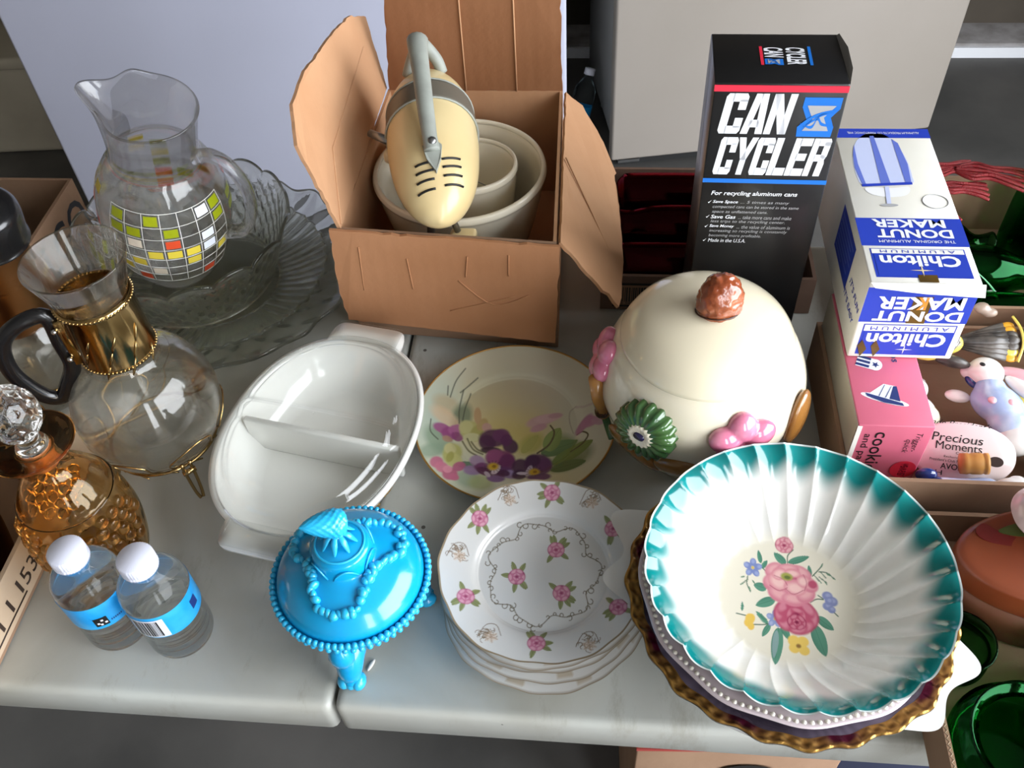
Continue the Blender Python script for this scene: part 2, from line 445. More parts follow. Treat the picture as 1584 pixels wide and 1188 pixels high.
# ------------------------------------------------------------------ folding table
def table_material():
    m, n, l, b = nodes_of('grey_marbled_laminate')
    tc = n.new('ShaderNodeTexCoord')
    t = n.new('ShaderNodeTexNoise'); t.inputs['Scale'].default_value = 5.5; t.inputs['Detail'].default_value = 7; t.inputs['Distortion'].default_value = 0.8
    l.new(tc.outputs['Object'], t.inputs['Vector'])
    r = n.new('ShaderNodeValToRGB'); e = r.color_ramp.elements
    e[0].position = 0.30; e[0].color = (*lin((162, 160, 149)), 1)
    e[1].position = 0.72; e[1].color = (*lin((188, 191, 186)), 1)
    x = e.new(0.5); x.color = (*lin((178, 178, 171)), 1)
    l.new(t.outputs['Fac'], r.inputs['Fac'])
    v = n.new('ShaderNodeTexVoronoi'); v.inputs['Scale'].default_value = 27; v.inputs['Randomness'].default_value = 1
    l.new(tc.outputs['Object'], v.inputs['Vector'])
    lt = n.new('ShaderNodeMath'); lt.operation = 'LESS_THAN'; lt.inputs[1].default_value = 0.055
    l.new(v.outputs['Distance'], lt.inputs[0])
    g = n.new('ShaderNodeTexNoise'); g.inputs['Scale'].default_value = 7
    l.new(tc.outputs['Object'], g.inputs['Vector'])
    gt = n.new('ShaderNodeMath'); gt.operation = 'GREATER_THAN'; gt.inputs[1].default_value = 0.52
    l.new(g.outputs['Fac'], gt.inputs[0])
    mu = n.new('ShaderNodeMath'); mu.operation = 'MULTIPLY'; l.new(lt.outputs[0], mu.inputs[0]); l.new(gt.outputs[0], mu.inputs[1])
    mx = n.new('ShaderNodeMix'); mx.data_type = 'RGBA'; mx.inputs['B'].default_value = (*lin((88, 84, 78)), 1)
    l.new(mu.outputs[0], mx.inputs['Factor']); l.new(r.outputs['Color'], mx.inputs['A'])
    # long faint smudges
    mp = n.new('ShaderNodeMapping'); mp.inputs['Scale'].default_value = (9, 3, 3); mp.inputs['Rotation'].default_value = (0, 0, 0.7)
    l.new(tc.outputs['Object'], mp.inputs['Vector'])
    s = n.new('ShaderNodeTexNoise'); s.inputs['Scale'].default_value = 1.4; s.inputs['Detail'].default_value = 10; s.inputs['Roughness'].default_value = 0.75
    l.new(mp.outputs['Vector'], s.inputs['Vector'])
    sr = n.new('ShaderNodeValToRGB'); sr.color_ramp.elements[0].position = 0.56; sr.color_ramp.elements[1].position = 0.76
    l.new(s.outputs['Fac'], sr.inputs['Fac'])
    m2 = n.new('ShaderNodeMix'); m2.data_type = 'RGBA'; m2.inputs['B'].default_value = (*lin((138, 130, 114)), 1)
    l.new(sr.outputs['Color'], m2.inputs['Factor']); l.new(mx.outputs['Result'], m2.inputs['A'])
    l.new(m2.outputs['Result'], b.inputs['Base Color'])
    b.inputs['Roughness'].default_value = 0.42; b.inputs['Specular IOR Level'].default_value = 0.4
    bp = n.new('ShaderNodeBump'); bp.inputs['Strength'].default_value = 0.05; bp.inputs['Distance'].default_value = 0.001
    q = n.new('ShaderNodeTexNoise'); q.inputs['Scale'].default_value = 220; l.new(tc.outputs['Object'], q.inputs['Vector'])
    l.new(q.outputs['Fac'], bp.inputs['Height']); l.new(bp.outputs['Normal'], b.inputs['Normal'])
    return m
M_table = table_material()
tbl = thing('folding_table', 'pale grey plastic folding table with a seam across its top', 'table', (0, 0, -0.74))
for x0, x1 in ((-1.13, -0.2148), (-0.2122, 0.70)):
    bm = bmesh.new(); bbox_bm(bm, x0, x1, 0.298, 0.905, 0.697, 0.7395)
    bmesh.ops.bevel(bm, geom=[e for e in bm.edges if e.verts[0].co.z > 0.73 or e.verts[1].co.z > 0.73], offset=0.009, segments=4, affect='EDGES', profile=0.6)
    bmobj('tabletop_half', bm, M_table, tbl, smooth=True)
M_leg = pm('grey_steel_tube', (110, 110, 112), 0.4, metal=0.6)
for x in (-0.98, 0.55):
    for y in (0.40, 0.82):
        tube('leg', [(x, y, 0.0), (x, y, 0.69)], 0.0125, M_leg, tbl, n=12)
    tube('leg_brace', [(x, 0.40, 0.25), (x, 0.82, 0.25)], 0.009, M_leg, tbl, n=10)

# ------------------------------------------------------------------ white appliances behind the table
def appliance(name, label, p0, p1, zb, zt, depth, mat, feet):
    p0 = np.array(p0); p1 = np.array(p1); w = np.linalg.norm(p1 - p0); ang = math.atan2(p1[1] - p0[1], p1[0] - p0[0])
    t = thing(name, label, 'appliance', (p0[0], p0[1], -0.74), ang)
    box('cabinet', 0.012, w - 0.012, 0.045, depth, zb + 0.74 + 0.02, zt + 0.74, pm(mat.name + '_side', (150, 150, 150), 0.5), t, bev=0.006)
    box('door', 0, w, 0, 0.040, zb + 0.74, zt + 0.74 - 0.01, mat, t, bev=0.007, seg=3)
    for fx in feet:
        V, F = lathe([(0, 0), (0.016, 0), (0.016, 0.02), (0.008, 0.024), (0.008, zb + 0.76), (0, zb + 0.76)], 16)
        mesh('foot', V, F, M_steel, t, loc=(fx, 0.12, 0)); mesh('foot', V, F, M_steel, t, loc=(fx, depth - 0.08, 0))
    box('kick_plate', 0.03, w - 0.03, 0.06, 0.075, 0.005, zb + 0.76, M_dark, t)
    return t
appliance('white_appliance', 'wide bluish white enamelled appliance standing behind the glass pitcher and mixer box', (-1.22, 1.70), (-0.087, 1.85), -0.69, 0.35, 0.82, M_appl, (0.08, 1.06))
ap = appliance('white_appliance', 'ivory white appliance standing behind the black can crusher box', (0.0166, 2.027), (0.8365, 2.183), -0.68, 0.35, 0.43, M_appl2, (0.05, 0.78))
box('hinge_plate', 0.02, 0.075, 0.004, 0.036, 0.050, 0.058, M_steel, ap)

# beige bin on the floor, far left
t = thing('storage_bin', 'beige plastic storage bin on the floor past the white appliance', 'bin', (-1.78, 2.33, -0.74), R_(5))
box('body', -0.42, 0.42, -0.22, 0.2, 0, 0.27, M_bin, t, bev=0.02, seg=3)
box('lid', -0.44, 0.44, -0.24, 0.22, 0.265, 0.30, M_bin, t, bev=0.010)

# water bottle lying in the gap
def lying_bottle(t):
    P = spl([(0, 0), (.026, .002), (.029, .015), (.029, .09), (.026, .11), (.012, .135), (.011, .145)], 5)
    V, F = lathe(np.vstack([P, [[0, .146]]]), 24); mesh('body', V, F, glass('thin_pet', (.9, .95, .97), .05, 1.2), t)
    V, F = lathe([(0, .144), (.014, .144), (.014, .16), (0, .161)], 20); mesh('cap', V, F, pm('white_cap', (226, 228, 240), .4), t)
    V, F = lathe([(.0296, .03), (.0296, .065)], 24); mesh('wrapper', V, F, pm('blue_wrapper', (20, 130, 190), .4), t)
t = thing('water_bottle', 'dusty water bottle leaning in the dark gap between the appliances', 'bottle', (-0.080, 2.19, -0.69), rot=(R_(-20), R_(14), 0))
lying_bottle(t)
# carton under the table
t = thing('carton', 'tan cardboard carton with red edge stored under the table', 'box', (0.19, 0.575, -0.74), R_(3))
box('body', -0.14, 0.10, -0.16, 0.16, 0, 0.40, M_card_dk, t, bev=.002)
box('red_strip', -0.1405, 0.1005, -0.1615, -0.159, 0.393, 0.3985, pm('faded_red', (150, 52, 46), .7), t)
mtxf = mtx_face((-.14, -.162, 0), (1, 0, 0), (0, 0, 1))
patch('hand_slot', circ2(.135, .335, .032, .018), M_black, t, mtxf, .0006)
t = thing('carton', 'dark blue carton beside the tan one under the table', 'box', (0.415, 0.60, -0.74), R_(2))
box('body', -0.11, 0.105, -0.15, 0.15, 0, 0.36, pm('navy_carton', (34, 40, 66), .6), t, bev=.002)
patch('white_corner', [(0, .36), (.02, .36), (.006, .31)], M_whitepaint, t, mtx_face((-.11, -.1502, 0), (1, 0, 0), (0, 0, 1)), .0004)

# ------------------------------------------------------------------ cardboard box with the mixer
FL = np.array((-.273, .738)); FR = np.array((-.045, .720)); BR = np.array((-.052, .998)); BL = np.array((-.264, .999))
H = 0.15; TK = 0.0035
bx = thing('cardboard_box', 'open brown cardboard box with torn flaps holding the mixer and bowls', 'box', (0, 0, 0))
def v3(p, z): return (p[0], p[1], z)
slab('side_panel', [v3(FL, 0.001), v3(FR, 0.001), v3(FR, H), v3(FL, H)], (0, TK, 0), M_card_dk, bx)
slab('side_panel', [v3(BL, 0.001), v3(BR, 0.001), v3(BR, H), v3(BL, H)], (0, TK, 0), M_card_in, bx)
slab('side_panel', [v3(FL + (0, TK), 0.001), v3(BL, 0.001), v3(BL, H), v3(FL + (0, TK), H)], (TK, 0, 0), M_card_in, bx)
slab('side_panel', [v3(FR + (0, TK), 0.001), v3(BR, 0.001), v3(BR, H), v3(FR + (0, TK), H)], (-TK, 0, 0), M_card_in, bx)
slab('bottom_panel', [v3(FL + (TK, TK), 0.001), v3(FR + (-TK, TK), 0.001), v3(BR, 0.001), v3(BL, 0.001)], (0, 0, TK), M_card_in, bx)
# front flap folded down over the front panel
a = FL + (-.006, -.006); b = FR + (.004, -.006)
ff = slab('flap', [(a[0], a[1], H + .003), (b[0], b[1], H + .001), (b[0] - .004, b[1] - .007, .06), (b[0] - .006, b[1] - .010, .024), (a[0] + .002, a[1] - .012, .036), (a[0] - .002, a[1] - .006, .08)],
     (0, TK, 0), M_card, bx, jit=.0006)
# pressed crease lines on the front flap
for pts in (((.55, .62), (.70, .40), (.86, .52)), ((.50, .30), (.62, .38), (.80, .50)), ((.60, .86), (.585, .66)), ((.78, .9), (.775, .7)), ((.12, .88), (.11, .45)), ((.33, .8), (.34, .5))):
    P = [(a[0] + u * (b[0] - a[0]), a[1] + u * (b[1] - a[1]) - .0115 * (1 - w) - .0004, .02 + w * (H - .02)) for u, w in pts]
    tube('crease', spl(P, 5), .0008, M_card, ff, n=5)
# back flap standing up
slab('flap', [(-.262, 1.000, H), (-.052, .999, H), (-.0535, .998, .20), (-.054, .999, .285), (-.248, .999, .287), (-.256, 1.0, .22)], (0, TK, 0), M_card_back, bx, jit=.0006)
for x in (-.168, -.107):
    tube('crease', [(x, .9985, H), (x + .001, .9985, .284)], .0010, M_card_in, bx, n=5)
# left flap standing out, bent along a crease
slab('flap', [(-.268, .738, H), (-.2905, .736, .252), (-.300, .775, .272), (-.2965, .82, .281), (-.291, .92, .268), (-.289, .98, .254), (-.284, 1.03, .228), (-.266, 1.005, H)], (-TK, 0, -.0006), M_card_in, bx, jit=.0010)
tube('crease', [(-.268, .742, .153), (-.279, .80, .205), (-.281, .985, .215)], .0010, M_card_in, bx, n=5)
# right flap hanging outwards
slab('flap', [(-.043, .720, H), (.017, .690, .092), (.0195, .705, .090), (.021, .77, .089), (.016, .85, .094), (.010, .90, .099), (.012, .907, .097), (-.004, .947, .112), (-.03, .985, .137), (-.050, .993, H)], (.0022, 0, .0026), M_card_in, bx, jit=.0010)
tube('crease', [(-.042, .86, .1535), (-.01, .80, .1225), (.017, .745, .095)], .0009, M_card_in, bx, n=5)

# ------------------------------------------------------------------ milk glass bowls in the box
M_milk = pm('aged_milk_glass', (222, 214, 194), 0.25, coat=0.4, sss=0.1)
def bowl_thing(name, label, loc, prof, t, mat, cat='bowl', n=96, rim=None, fn=None, rot=None):
    V, F = lathe(shell(prof, t), n, fn)
    o = mesh(name, V, F, mat, loc=loc, rot=rot); tag(o, label, cat)
    return o
P = spl([(0, 0), (.05, 0), (.062, .006), (.078, .04), (.090, .085), (.095, .112), (.0965, .118), (.0985, .122), (.0970, .127)], 5)
bowl_thing('mixing_bowl', 'larger cream milk glass mixing bowl in the cardboard box', (-.1625, .870, .0055), P, .0055, M_milk)
P = spl([(0, 0), (.03, 0), (.036, .005), (.045, .03), (.0525, .075), (.055, .098), (.0565, .103), (.0555, .108)], 5)
sb_ = bowl_thing('mixing_bowl', 'smaller cream milk glass bowl nested inside the larger one', (-.155, .886, .0145), P, .0045, M_milk, rot=(R_(-3), 0, 0))
tube('beater_wire', spl([(-.150, .86, .125), (-.135, .88, .10), (-.122, .892, .085), (-.116, .892, .09)], 5), .0006, M_steel)
wr = bpy.data.objects['beater_wire']; tag(wr, 'thin dark wire lying across the small milk glass bowl', 'wire')

# attachments in the bottom of the box
def attachment(label, loc, rot, col):
    t = thing('mixer_attachment', label, 'mixer part', loc, rot=rot)
    m = pm('grey_plastic_%d' % col[0], col, .5)
    V, F = lathe(spl([(0, 0), (.016, .001), (.019, .008), (.019, .03), (.013, .034), (.012, .05), (0, .051)], 3), 24); mesh('body', V, F, m, t)
    tube('shaft', [(0, 0, .045), (0, 0, .075)], .004, M_steel, t, n=10)
    return t
attachment('dark grey mixer attachment in the box corner beside the big bowl', (-.2415, .770, .012), (R_(-12), R_(10), 0), (70, 68, 62))
attachment('dark grey mixer attachment half hidden under the mixer nose', (-.194, .756, .012), (R_(-6), R_(-3), 0), (60, 58, 54))
attachment('pale grey mixer attachment nearest the right flap of the box', (-.0705, .760, .013), (R_(-14), R_(-3), 0), (128, 122, 110))
attachment('pale grey mixer attachment between the column and the right flap', (-.1115, .756, .0185), (R_(-4), R_(3), 0), (140, 134, 120))

# ------------------------------------------------------------------ hand mixer
M_beige = pm('aged_cream_enamel', (226, 204, 154), 0.35, coat=0.3, var=(5, (205, 178, 126), 0.45, 0.8))
M_mgrey = pm('grey_plastic', (156, 160, 152), 0.45, var=(30, (138, 141, 134), .4, .7))
M_mband = pm('dull_metal_band', (122, 116, 104), 0.45, metal=0.35)
mx = thing('hand_mixer', 'cream and grey vintage electric hand mixer resting on the bowls', 'mixer', (-.181, .832, .186), R_(11))
SEC = spl([(-.112, .002, .002, -.012), (-.106, .016, .014, -.011), (-.090, .031, .028, -.007), (-.062, .042, .039, -.002), (-.02, .0475, .046, .002), (.025, .0475, .047, .004), (.06, .044, .044, .005), (.088, .034, .036, .004), (.102, .022, .024, .002), (.108, .003, .003, .001)], 5)
def msec(y):
    return [np.interp(y, SEC[:, 0], SEC[:, k]) for k in (1, 2, 3)]
def mtop(x, y):
    w, h, zc = msec(y); return zc + h * math.sqrt(max(0, 1 - (x / w) ** 2))
def loft(secs, n=40, grow=0.0):
    V = []
    for y, w, h, zc in secs:
        for k in range(n):
            q = 2 * PI * k / n; V.append(((w + grow) * math.cos(q), y, zc + (h + grow) * math.sin(q)))
    m = len(secs); F = [(i * n + k, i * n + (k + 1) % n, (i + 1) * n + (k + 1) % n, (i + 1) * n + k) for i in range(m - 1) for k in range(n)]
    F += [tuple(range(n)), tuple((m - 1) * n + k for k in range(n))]
    return V, F
V, F = loft(SEC); body = mesh('motor_housing', V, F, M_beige, mx)
band = [(y, *msec(y)) for y in np.linspace(.012, .046, 8)]
V, F = loft(band, grow=.0014); mesh('band', V, F, M_mband, mx)
for yb in (.011, .047):
    w, h, zc = msec(yb)
    tube('band_edge', [((w + .0012) * math.cos(q), yb, zc + (h + .0012) * math.sin(q)) for q in np.linspace(0, 2 * PI, 40, endpoint=False)], .0012, M_mgrey, mx, n=6, closed=True)
for sx in (-1, 1):
    for k in range(4):
        y = -.072 - k * .0075
        P = []
        for u in np.linspace(.0045, .0225, 6):
            yy = y + (.006 * (u / .0225) if sx > 0 else -.001)
            x = sx * u + .004; P.append((x, yy, mtop(x, yy) + .0002))
        tube('vent', P, .0013, M_black, mx, n=6)
# handle: long tapered grip from nose to rear, then strut down to the housing
HP = spl([(.000, -.066, .040), (-.001, -.050, .050), (-.002, -.02, .062), (-.003, .03, .073), (-.004, .066, .080), (-.003, .080, .079)], 6)
tube('handle', HP, np.interp(np.linspace(0, 1, len(HP)), [0, .15, .6, .9, 1], [.008, .0075, .0095, .0115, .009]), M_mgrey, mx, n=14, flat=.8)
tube('handle_strut', spl([(-.003, .076, .079), (.004, .088, .066), (.014, .090, .048), (.018, .088, .034)], 5), .0065, M_mgrey, mx, n=12)
tube('handle_strut', spl([(-.004, .073, .077), (-.012, .082, .058), (-.02, .085, .036)], 5), .0055, M_mgrey, mx, n=12)
NP = [(-.009, -.058, mtop(-.009, -.058)), (0, -.048, mtop(0, -.048)), (.010, -.058, mtop(.01, -.058)), (.0075, -.072, mtop(.0075, -.072)), (.002, -.084, mtop(.002, -.084)), (-.006, -.072, mtop(-.006, -.072))]
slab('handle_foot', [(p[0], p[1], p[2] - .002) for p in NP], (0, -.001, .006), M_mgrey, mx)
V, F = lathe([(0, .002), (.0035, .002), (.0045, 0), (.0045, -.004), (0, -.004)], 14); mesh('screw', V, F, M_steel, mx, loc=(.001, -.062, .0485), rot=(R_(35), 0, 0))
tube('switch_lever', [(-.044, .01, .004), (-.066, .028, .006)], [.005, .0042], M_steel, mx, n=10)
V, F = lathe(spl([(0, -.006), (.007, -.005), (.008, 0), (.006, .006), (0, .007)], 3), 14); mesh('switch_knob', V, F, pm('ivory_plastic', (200, 190, 160), .4), mx, loc=(-.045, -.004, -.004))
tube('beater_shaft', [(-.010, -.074, -.030), (-.012, -.082, -.050)], .0042, M_steel, mx, n=10)
tube('beater_shaft', [(.009, -.076, -.026), (.016, -.080, -.052)], .0035, M_steel, mx, n=10)
# column the mixer hangs over
t = thing('mixer_stand', 'cream plastic stand column poking up under the mixer nose', 'stand', (-.1445, .7525, .010), 0)
box('column', -.014, .014, -.012, .012, 0, .124, M_beige, t, bev=.004)
box('foot', -.018, .019, -.008, .034, -.004, .006, M_beige, t, bev=.002)
tube('hinge_ring', [(.026 + .010 * math.cos(q), -.004, .085 + .022 * math.sin(q)) for q in np.linspace(0, 2 * PI, 20, endpoint=False)], .002, M_mgrey, t, n=6, closed=True)

# ------------------------------------------------------------------ china
M_paintchina = pm('glazed_china_print', (255, 255, 255), 0.16, coat=0.5, attr=True)
M_paintsatin = pm('satin_china_print', (255, 255, 255), 0.32, coat=0.15, attr=True)
M_china = pm('white_glazed_china', (222, 221, 218), 0.16, coat=0.5)
M_gold = pm('worn_gold_lustre', (186, 140, 62), 0.3, metal=0.9, bump=(160, 0.3))
M_goldline = pm('gold_line', (170, 128, 66), 0.35, metal=0.7)

def disc(R, zf, nr, nth, scal=None, s0=0.002, fl=None):
    s = np.linspace(s0, 1, nr)[:, None]; th = np.linspace(0, 2 * PI, nth, endpoint=False)[None, :]
    S = np.repeat(s, nth, 1); T = np.repeat(th, nr, 0)
    k = scal(T) if scal else np.ones_like(T)
    RR = R * S * (1 + (k - 1) * S ** 6)
    Z = zf(S)
    if fl: RR, Z = fl(RR, Z, S, T)
    V = np.stack([RR * np.cos(T), RR * np.sin(T), Z], -1).reshape(-1, 3)
    i = np.arange(nr - 1)[:, None]; j = np.arange(nth)[None, :]; j2 = (j + 1) % nth
    F = np.stack([i * nth + j, i * nth + j2, (i + 1) * nth + j2, (i + 1) * nth + j], -1).reshape(-1, 4)[:, ::-1]
    F = F.copy()
    return V, F, S.ravel(), T.ravel()

def fprof(pts):
    P = np.array(pts, float)
    Q = spl(P, 8)
    return lambda S: np.interp(S, Q[:, 0], Q[:, 1])

# ---- pansy plate
t = thing('china_plate', 'hand painted plate with purple pansies and a thin gold edge', 'plate', (-.083, .602, 0))
zf = fprof([(0, .006), (.55, .006), (.64, .0075), (.72, .0115), (1, .018)])
V, F, S, T = disc(.1025, zf, 150, 640)
U_ = 740 + V[:, 0] / .000150; V_ = 600 - V[:, 1] / .000191
p = Paint(U_, V_, (214, 214, 196))
p.ell(760, 450, 420, 330, (206, 200, 150), soft=1.4, alpha=.8)
p.ell(640, 560, 260, 200, (214, 196, 122), soft=1.6, alpha=.7)
p.ell(800, 640, 200, 130, (206, 186, 84), soft=1.6, alpha=.75)
p.ell(960, 300, 420, 260, (200, 194, 178), soft=1.5, alpha=.7)
p.ell(170, 620, 150, 300, (190, 206, 190), soft=1.3, alpha=.9)
p.ell(300, 1000, 330, 160, (196, 204, 178), soft=1.4, alpha=.8)
p.ell(1150, 950, 300, 160, (196, 186, 132), soft=1.4, alpha=.8)
p.ell(1250, 620, 200, 300, (204, 206, 188), soft=1.4, alpha=.7)
for a_ in ((260, 500, 110, 60, (196, 180, 142), 20), (360, 560, 70, 100, (92, 122, 100), 10), (260, 580, 120, 50, (224, 196, 160), 25), (230, 740, 110, 70, (132, 158, 130), 40), (210, 820, 90, 50, (140, 164, 140), -20),
           (470, 990, 90, 60, (150, 172, 146), 10), (560, 1010, 80, 55, (168, 178, 120), 0), (860, 720, 90, 60, (176, 172, 84), -30), (1080, 730, 110, 80, (128, 146, 84), 20), (1160, 800, 120, 80, (104, 122, 74), -20), (1080, 860, 130, 60, (110, 128, 86), -10)):
    p.ell(a_[0], a_[1], a_[2], a_[3], a_[4], rot=a_[5], soft=.55, alpha=.75)
for pts in (((350, 600), (335, 500), (350, 380)), ((370, 590), (375, 490), (400, 390)), ((265, 440), (290, 330), (345, 240)), ((160, 610), (170, 690), (230, 740)), ((240, 370), (245, 430)), ((330, 400), (400, 330), (440, 290))):
    p.stroke(spl(pts, 6), 5, (74, 80, 66), .75)
p.leaf(930, 780, 260, 60, (112, 140, 90), rot=-20, vein=(84, 108, 66)); p.leaf(1010, 850, 300, 62, (120, 140, 74), rot=-28, vein=(84, 104, 54)); p.leaf(1000, 900, 240, 50, (92, 116, 70), rot=-12, vein=(70, 90, 52))
p.leaf(960, 760, 180, 70, (146, 164, 96), rot=-60, vein=(110, 130, 66)); p.leaf(800, 780, 160, 40, (176, 172, 96), rot=-50); p.leaf(500, 880, 120, 40, (96, 130, 104), rot=170)
p.stroke(spl([(905, 780), (980, 720), (1010, 640), (980, 590)], 6), 6, (96, 84, 60)); p.stroke(spl([(1130, 770), (1200, 730), (1240, 670), (1200, 640), (1165, 650)], 6), 6, (84, 80, 54))
p.stroke(spl([(1140, 640), (1110, 560), (1110, 490), (1150, 460)], 6), 4, (150, 140, 120), .6); p.stroke([(1150, 465), (1200, 475), (1260, 460)], 8, (184, 160, 160), .5)
for a_ in ((910, 560, 100, 38, (204, 166, 172), -18), (960, 540, 90, 30, (214, 180, 184), -12), (900, 610, 60, 24, (196, 150, 164), -20), (1010, 520, 50, 18, (196, 154, 164), -10), (1210, 590, 80, 30, (172, 116, 150), -48), (1250, 580, 60, 34, (184, 130, 160), -20), (1300, 585, 44, 22, (190, 150, 170), 15)):
    p.ell(*a_[:4], a_[4], rot=a_[5], soft=.35, alpha=.9)
# mauve blossom at left, yellow green leaf flowers
for a_ in ((250, 660, 70, 34, (164, 88, 140), 12), (300, 680, 60, 44, (150, 76, 128), -10), (330, 645, 50, 36, (176, 104, 150), -30), (350, 690, 44, 30, (140, 70, 118), 20), (290, 725, 34, 22, (176, 140, 120), 0),
           (440, 640, 78, 60, (190, 188, 120), 0), (400, 620, 50, 46, (202, 200, 140), 20), (480, 660, 44, 56, (176, 172, 100), 10), (450, 690, 60, 30, (206, 204, 156), 0), (510, 600, 36, 46, (190, 164, 110), 30), (470, 540, 26, 60, (196, 162, 120), -10), (545, 620, 36, 30, (200, 160, 150), 30),
           (340, 820, 60, 80, (186, 186, 110), 15), (360, 870, 54, 50, (196, 196, 128), 0), (320, 790, 40, 40, (204, 200, 146), 0), (330, 850, 24, 40, (166, 164, 90), 10),
           (250, 900, 44, 40, (196, 108, 138), 0), (290, 930, 46, 36, (208, 122, 148), 20), (350, 970, 50, 44, (190, 98, 130), 0), (400, 910, 44, 34, (182, 96, 132), -30), (330, 940, 30, 26, (224, 150, 168), 0), (380, 990, 34, 24, (200, 110, 140), 10)):
    p.ell(*a_[:4], a_[4], rot=a_[5], soft=.3, alpha=.93)
for pts in (((390, 720), (440, 780), (500, 810)), ((420, 700), (470, 770), (540, 800)), ((450, 720), (500, 770), (560, 790))): p.stroke(spl(pts, 5), 6, (96, 92, 54), .8)
# dark violet pansies
for a_ in ((600, 690, 100, 60, (88, 44, 84), 0), (560, 720, 60, 50, (76, 34, 72), 20), (650, 670, 60, 46, (108, 56, 100), 0), (720, 740, 56, 46, (74, 34, 76), 30), (690, 700, 40, 40, (96, 44, 92), 0), (590, 770, 70, 20, (60, 28, 54), 0),
           (510, 850, 56, 40, (168, 140, 170), 20), (500, 920, 70, 40, (152, 124, 164), -10), (545, 890, 50, 36, (120, 60, 110), 0), (660, 830, 96, 62, (128, 56, 104), 0), (620, 810, 60, 46, (150, 76, 120), 0), (710, 850, 56, 60, (110, 44, 96), 0), (690, 915, 80, 40, (104, 56, 108), 0), (745, 930, 50, 34, (160, 140, 184), 10), (650, 970, 60, 30, (128, 92, 146), 0), (570, 920, 60, 34, (90, 40, 80), 20), (690, 920, 46, 24, (80, 34, 74), 0), (640, 900, 20, 40, (214, 196, 206), 40), (590, 940, 16, 30, (206, 190, 204), -40),
           (915, 850, 92, 66, (92, 48, 92), 0), (960, 870, 50, 60, (106, 58, 106), 0), (880, 830, 50, 40, (74, 34, 76), 0), (800, 870, 56, 50, (78, 36, 76), 0), (800, 930, 50, 40, (66, 30, 68), 0), (930, 950, 80, 30, (98, 54, 102), 0), (860, 900, 20, 40, (196, 178, 196), 20), (820, 915, 40, 10, (214, 200, 214), 0)):
    p.ell(*a_[:4], a_[4], rot=a_[5], soft=.28, alpha=.94)
for cx, cy in ((620, 878), (895, 905)):
    for k in range(14):
        a = R_(k * 26); p.stroke([(cx, cy), (cx + 58 * math.cos(a), cy + 40 * math.sin(a))], 3, (52, 22, 40), .5)
    p.ell(cx, cy, 36, 24, (206, 166, 44), soft=.6); p.ell(cx + 6, cy - 2, 14, 10, (150, 110, 30), soft=.6)
edge = S > .988; p.C[edge] = lin((176, 132, 52))
mesh('painted_face', V, F, M_paintsatin, t, recalc=False, col=p.C)
V, F = lathe([(0, .0035), (.052, .0035), (.054, .0005), (.058, .0005), (.060, .004), (.075, .009), (.1025, .0178)], 128); mesh('underside', V, F, M_china, t)
tube('gold_edge', [(.1026 * math.cos(q), .1026 * math.sin(q), .0180) for q in np.linspace(0, 2 * PI, 160, endpoint=False)], .0009, M_goldline, t, n=6, closed=True)

# ---- stack of rose plates
ROSE_SC = lambda T: 1 + .010 * np.cos(6 * T + .4) + .005 * np.cos(18 * T)
rz = fprof([(0, .005), (.56, .005), (.64, .0065), (.72, .0105), (1, .017)])
def plate_under(R, zr, sc, n=144):
    def fn(Rr, Z, T, k): return Rr * (1 + (sc(T) - 1) * (Rr / R) ** 6), Z
    return lathe([(0, .003), (R * .5, .003), (R * .515, .0005), (R * .555, .0005), (R * .57, .0035), (R * .74, zr * .46), (R * .9, zr * .74), (R * .999, zr - .0002)], n, fn)
rose_top_z = .0262
t = thing('rose_plate', 'topmost small white plate with pink roses and gold scrolls on its stack', 'plate', (-.0425, .4185, rose_top_z), group='stack of rose plates')
V, F, S, T = disc(.0915, rz, 150, 720, ROSE_SC)
p = Paint(597 + V[:, 0] / .0001735, 555 - V[:, 1] / .000196, (222, 221, 218))
def small_rose(u, v, sd, s=1.0):
    g = np.random.default_rng(sd)
    for k in range(7):
        a = g.uniform(0, 360) if k > 3 else [-130, -50, 30, 110][k] + g.uniform(-20, 20)
        p.leaf(u + 24 * s * math.cos(R_(a)), v + 24 * s * math.sin(R_(a)), 58 * s, 17 * s, (146, 152, 106), rot=a, vein=(104, 112, 66))
    p.rosette(u, v, 44 * s, (164, 78, 112), (202, 122, 152), (228, 176, 192), n=6, seed=sd, sq=.9)
for k, (u, v) in enumerate(((618, 155), (248, 315), (225, 715), (590, 915), (945, 335), (975, 730), (655, 437), (465, 585), (695, 655))): small_rose(u, v, k + 3)
def gold_motif(u, v, sd):
    g = np.random.default_rng(sd)
    for k in range(18):
        a = g.uniform(0, 2 * PI); r = g.uniform(10, 52)
        cx = u + r * math.cos(a); cy = v + r * .8 * math.sin(a); rr = g.uniform(9, 20)
        p.stroke([(cx + rr * math.cos(q), cy + rr * .8 * math.sin(q)) for q in np.linspace(a, a + g.uniform(3, 5.4), 12)], 2.2, (132, 112, 90), .8)
    for k in range(6):
        a = k * PI / 3 + .3; p.ell(u + 12 + 20 * math.cos(a), v + 18 + 16 * math.sin(a), 14, 9, (218, 196, 176), rot=math.degrees(a), soft=.7, alpha=.6)
        p.stroke([(u + 12, v + 18), (u + 12 + 34 * math.cos(a), v + 18 + 28 * math.sin(a))], 1.8, (160, 132, 108), .7)
    p.stroke(spl([(u - 52, v + 26), (u - 20, v - 40), (u + 30, v - 46), (u + 58, v + 6)], 6), 2.4, (120, 100, 78), .8)
for k, (u, v) in enumerate(((385, 185), (820, 185), (155, 500), (360, 885), (830, 900), (1040, 525))): gold_motif(u, v, k + 40)
ring = []
